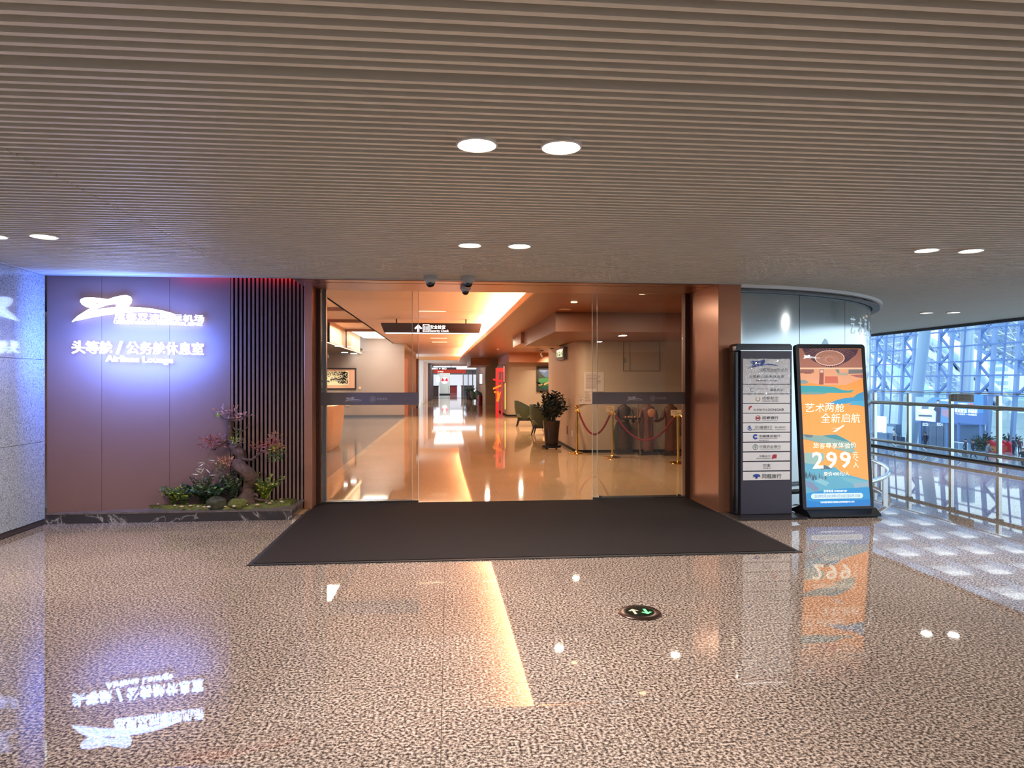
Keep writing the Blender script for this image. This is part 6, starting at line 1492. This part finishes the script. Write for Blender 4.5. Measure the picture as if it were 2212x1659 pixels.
# smaller hall furniture
def hp_(px, py, z=HZ): return onz(px, py, z)
dsp = thing('display_board', 'white lit display board standing at the far left of the hall', 'screen', hp_(1905, 955))
q = hp_(1903, 957); MB().box(q.x, q.y - 1.1, HZ, q.x + .3, q.y + 1.1, HZ + 1.2).build('stand', VST, dsp); MB().box(q.x - .02, q.y - .75, HZ + 1.3, q.x + .2, q.y + .75, HZ + 3.2).build('lit_panel', pm('board_lit', (246, 252, 255), .4, emit=1.2), dsp)
dk = thing('hall_kiosk', 'blue grey kiosk cabinet beside the white display board', 'kiosk', hp_(1924, 955)); q = hp_(1924, 955); MB().box(q.x, q.y - .9, HZ, q.x + .8, q.y + .9, HZ + 2.2).build('cabinet', VST, dk); MB().box(q.x - .05, q.y - .6, HZ + 1.1, q.x - .01, q.y + .6, HZ + 1.9).build('screen', pm('kiosk_screen', (150, 190, 220), .3, emit=.4), dk)
gt = thing('luggage_gate', 'low pale barrier gate on the hall floor', 'gate', hp_(2071, 977)); q = hp_(2071, 977)
for dy in (-1.2, 0, 1.2): MB().box(q.x, q.y + dy - .08, HZ, q.x + 1, q.y + dy + .08, HZ + 1.0).build('panel', PBLUE, gt)
MB().box(q.x, q.y - 1.3, HZ + 1.0, q.x + .1, q.y + 1.3, HZ + 1.08).build('top_bar', STEEL, gt)
# new-year decoration: red lanterns/boards with greenery
RDD = pm('decor_red', (206, 52, 70), .5, emit=.12); ORD = pm('decor_orange', (236, 150, 90), .5)
for k, (px, py, w_, h_, lab) in enumerate(((2147, 977, 1.15, 1.25, 'left red festive board with orange panel beside the greenery'), (2171, 975, .75, 1.15, 'right smaller red festive board beside the post'))):
    q = hp_(px, py); t = thing('festive_board', lab, 'decoration', q); MB().extrude([q + Vector((0, y_, z_)) for y_, z_ in ((w_, 0), (w_ * .9, h_ * .8), (w_ * .4, h_), (0, h_ * .8), (-w_ * .5, h_ * .95), (-w_, h_ * .7), (-w_, 0))], (.25, 0, 0)).build('board', RDD, t)
    MB().box(q.x - .03, q.y - w_ * .4, q.z + .1, q.x - .01, q.y + w_ * .35, q.z + h_ * .5).build('panel', ORD, t)
for k, (px, py, r_, lab) in enumerate(((2117, 983, .7, 'low round bush at the left of the red festive boards'), (2130, 972, .8, 'taller bush behind the red festive boards'), (2186, 972, .7, 'small bush right of the red festive boards'))):
    q = hp_(px, py); t = thing('hall_bush', lab, 'plant', q, group='bushes on the hall floor'); MB().lathe([(.4, 0), (.5, .45), (.45, .45)], q, 14).build('tub', VST, t); b = MB(); cluster(b, q + Z3 * 1.0, r_, r_, .65, 260, .32, .07, 60 + k); o = b.build('foliage', DGRN, t); o['kind'] = 'stuff'

# ------------------------------------------------------------------ travellers on the hall floor
def ramp_mat(name, bands):
    m = bpy.data.materials.new(name); m.use_nodes = True; nt = m.node_tree; bs = nt.nodes['Principled BSDF']; bs.inputs['Roughness'].default_value = .7
    tc = nt.nodes.new('ShaderNodeTexCoord'); sx = nt.nodes.new('ShaderNodeSeparateXYZ'); mr = nt.nodes.new('ShaderNodeMapRange'); mr.inputs['From Max'].default_value = 1.75; r = nt.nodes.new('ShaderNodeValToRGB'); r.color_ramp.interpolation = 'CONSTANT'
    nt.links.new(tc.outputs['Object'], sx.inputs[0]); nt.links.new(sx.outputs['Z'], mr.inputs['Value']); nt.links.new(mr.outputs[0], r.inputs[0]); nt.links.new(r.outputs[0], bs.inputs['Base Color'])
    while len(r.color_ramp.elements) < len(bands): r.color_ramp.elements.new(.5)
    for e, (p, c) in zip(r.color_ramp.elements, bands): e.position = p / 1.75; e.color = srgb(*c)
    return m
def person(label, px, py, rot, coat, trou, hair=(34, 28, 28), skin=(206, 164, 140), stride=.0, lean_=0.0, armf=.1, bag=None, hgt=1.0, hem=.86):
    q = hp_(px, py); t = thing('person', label, 'person', q, rotz=rot, local=True); t.scale = (hgt, hgt, hgt)
    J = {}; V = []; E = []; Rd = []
    def vtx(n, p, r, parent=None):
        J[n] = len(V); V.append(p); Rd.append(r)
        if parent is not None: E.append((J[parent], J[n]))
    L = lean_   # forward = -y
    vtx('hip', (0, 0, .93), (.15, .11)); vtx('waist', (0, -L * .15, 1.08), (.14, .105), 'hip'); vtx('chest', (0, -L * .35, 1.28), (.17, .12), 'waist'); vtx('neck', (0, -L * .5, 1.47), (.06, .06), 'chest'); vtx('jaw', (0, -.015 - L * .56, 1.53), (.07, .075), 'neck'); vtx('head', (0, -L * .6, 1.61), (.085, .10), 'jaw'); vtx('crown', (0, .01 - L * .62, 1.69), (.06, .07), 'head')
    for s, n in ((-1, 'l'), (1, 'r')):
        st_ = stride * s
        vtx('th' + n, (s * .09, 0, .86), (.095, .095), 'hip'); vtx('kn' + n, (s * .095, -st_ * .5 - .02, .48), (.065, .065), 'th' + n); vtx('an' + n, (s * .095, -st_ + .02, .09), (.045, .05), 'kn' + n); vtx('to' + n, (s * .10, -st_ - .14, .035), (.045, .03), 'an' + n)
        vtx('sh' + n, (s * .19, -L * .42, 1.40), (.07, .075), 'chest'); vtx('el' + n, (s * .25, st_ * .3 - armf * .4 - L * .4, 1.12), (.05, .05), 'sh' + n); vtx('wr' + n, (s * .25, st_ * .4 - armf - L * .5, .88), (.035, .038), 'el' + n); vtx('ha' + n, (s * .25, st_ * .42 - armf - L * .52, .79), (.035, .022), 'wr' + n)
    me = bpy.data.meshes.new('body'); me.from_pydata(V, E, [])
    bm = bmesh.new(); bm.from_mesh(me); ly = bm.verts.layers.skin.verify(); bm.verts.ensure_lookup_table()
    for i, v in enumerate(bm.verts): v[ly].radius = Rd[i]; v[ly].use_root = (i == 0)
    bm.to_mesh(me); bm.free()
    me.materials.append(ramp_mat('clothes', [(0, (30, 28, 30)), (.1, trou), (hem, coat), (1.46, skin), (1.645, hair)]))
    o = link('body', me, t); md = o.modifiers.new('skin', 'SKIN'); md.use_smooth_shade = True; md = o.modifiers.new('sub', 'SUBSURF'); md.levels = 1; md.render_levels = 1
    b = MB(); b.ball((0, .015 - L * .62, 1.665), 1, 12, 8, (.094, .105, .075)); b.build('hair', pm('hair_%d' % hair[0], hair, .6), t, smooth=True)
    if bag == 'pack': MB().box(-.16, .12 - L * .3, 1.0, .16, .30 - L * .3, 1.42).build('backpack', pm('pack_navy', (40, 48, 66), .7), t, bevel=.05)
    return t
person('person in white top pushing a luggage trolley at the left of the hall', 1931, 958, math.radians(70), (226, 226, 222), (52, 60, 78), stride=.12, armf=.28, hem=.9)
person('person in dark coat with backpack before the vestibule doors', 1999, 968, math.radians(-70), (46, 54, 74), (40, 46, 60), stride=.15, bag='pack')
person('person in dark jacket pulling a suitcase, left of the walking pair', 2086, 986, math.radians(60), (44, 56, 84), (48, 58, 80), stride=.10, armf=-.15)
person('person in dark blue coat walking in front of the greenery', 2102, 989, math.radians(75), (40, 50, 76), (44, 54, 76), stride=.28)
person('person in grey coat bending forward near the balustrade post', 2131, 996, math.radians(80), (104, 124, 140), (60, 74, 92), stride=.2, lean_=.35)
person('person in navy coat standing in the group at the right', 2189, 982, math.radians(20), (44, 54, 88), (40, 48, 70))
person('person in maroon coat standing at the right of the group', 2203, 983, math.radians(-30), (96, 60, 84), (50, 54, 76), hgt=.96)
person('person in black jacket cut by the right picture edge', 2210, 1012, math.radians(-60), (40, 48, 66), (40, 46, 62), stride=.15)
# suitcase and trolley
sc = thing('suitcase', 'grey upright suitcase behind the person in dark jacket', 'suitcase', hp_(2084, 990)); q = hp_(2084, 990)
MB().box(q.x - .12, q.y - .2, HZ + .05, q.x + .12, q.y + .25, HZ + .68).build('shell', pm('case_grey', (92, 104, 118), .4), sc, bevel=.03); MB().box(q.x - .02, q.y - .12, HZ + .68, q.x + .02, q.y + .15, HZ + .98).build('handle', BLACKM, sc)
for dx in (-.09, .09):
    for dy in (-.15, .2): MB().ball((q.x + dx, q.y + dy, HZ + .025), .025, 8, 6).build('wheel', RUB, sc)
tr = thing('luggage_trolley', 'metal luggage trolley pushed by the person in white', 'trolley', hp_(1947, 958)); q = hp_(1947, 958)
MB().box(q.x - .3, q.y - .5, HZ + .14, q.x + .3, q.y + .5, HZ + .2).build('deck', STEEL, tr); MB().box(q.x - .28, q.y - .35, HZ + .21, q.x + .25, q.y + .3, HZ + .8).build('luggage', pm('luggage_blue', (70, 92, 124), .6), tr, bevel=.04)
b = MB(); b.tube([(q.x - .28, q.y + .5, HZ + .2), (q.x - .28, q.y + .6, HZ + 1.0), (q.x + .28, q.y + .6, HZ + 1.0), (q.x + .28, q.y + .5, HZ + .2)], .02, 8); b.build('push_bar', STEEL, tr)
for dx, dy in ((-.25, .45), (.25, .45), (0, -.45)): MB().ball((q.x + dx, q.y + dy, HZ + .07), .07, 10, 6, (.4, 1, 1)).build('wheel', RUB, tr)
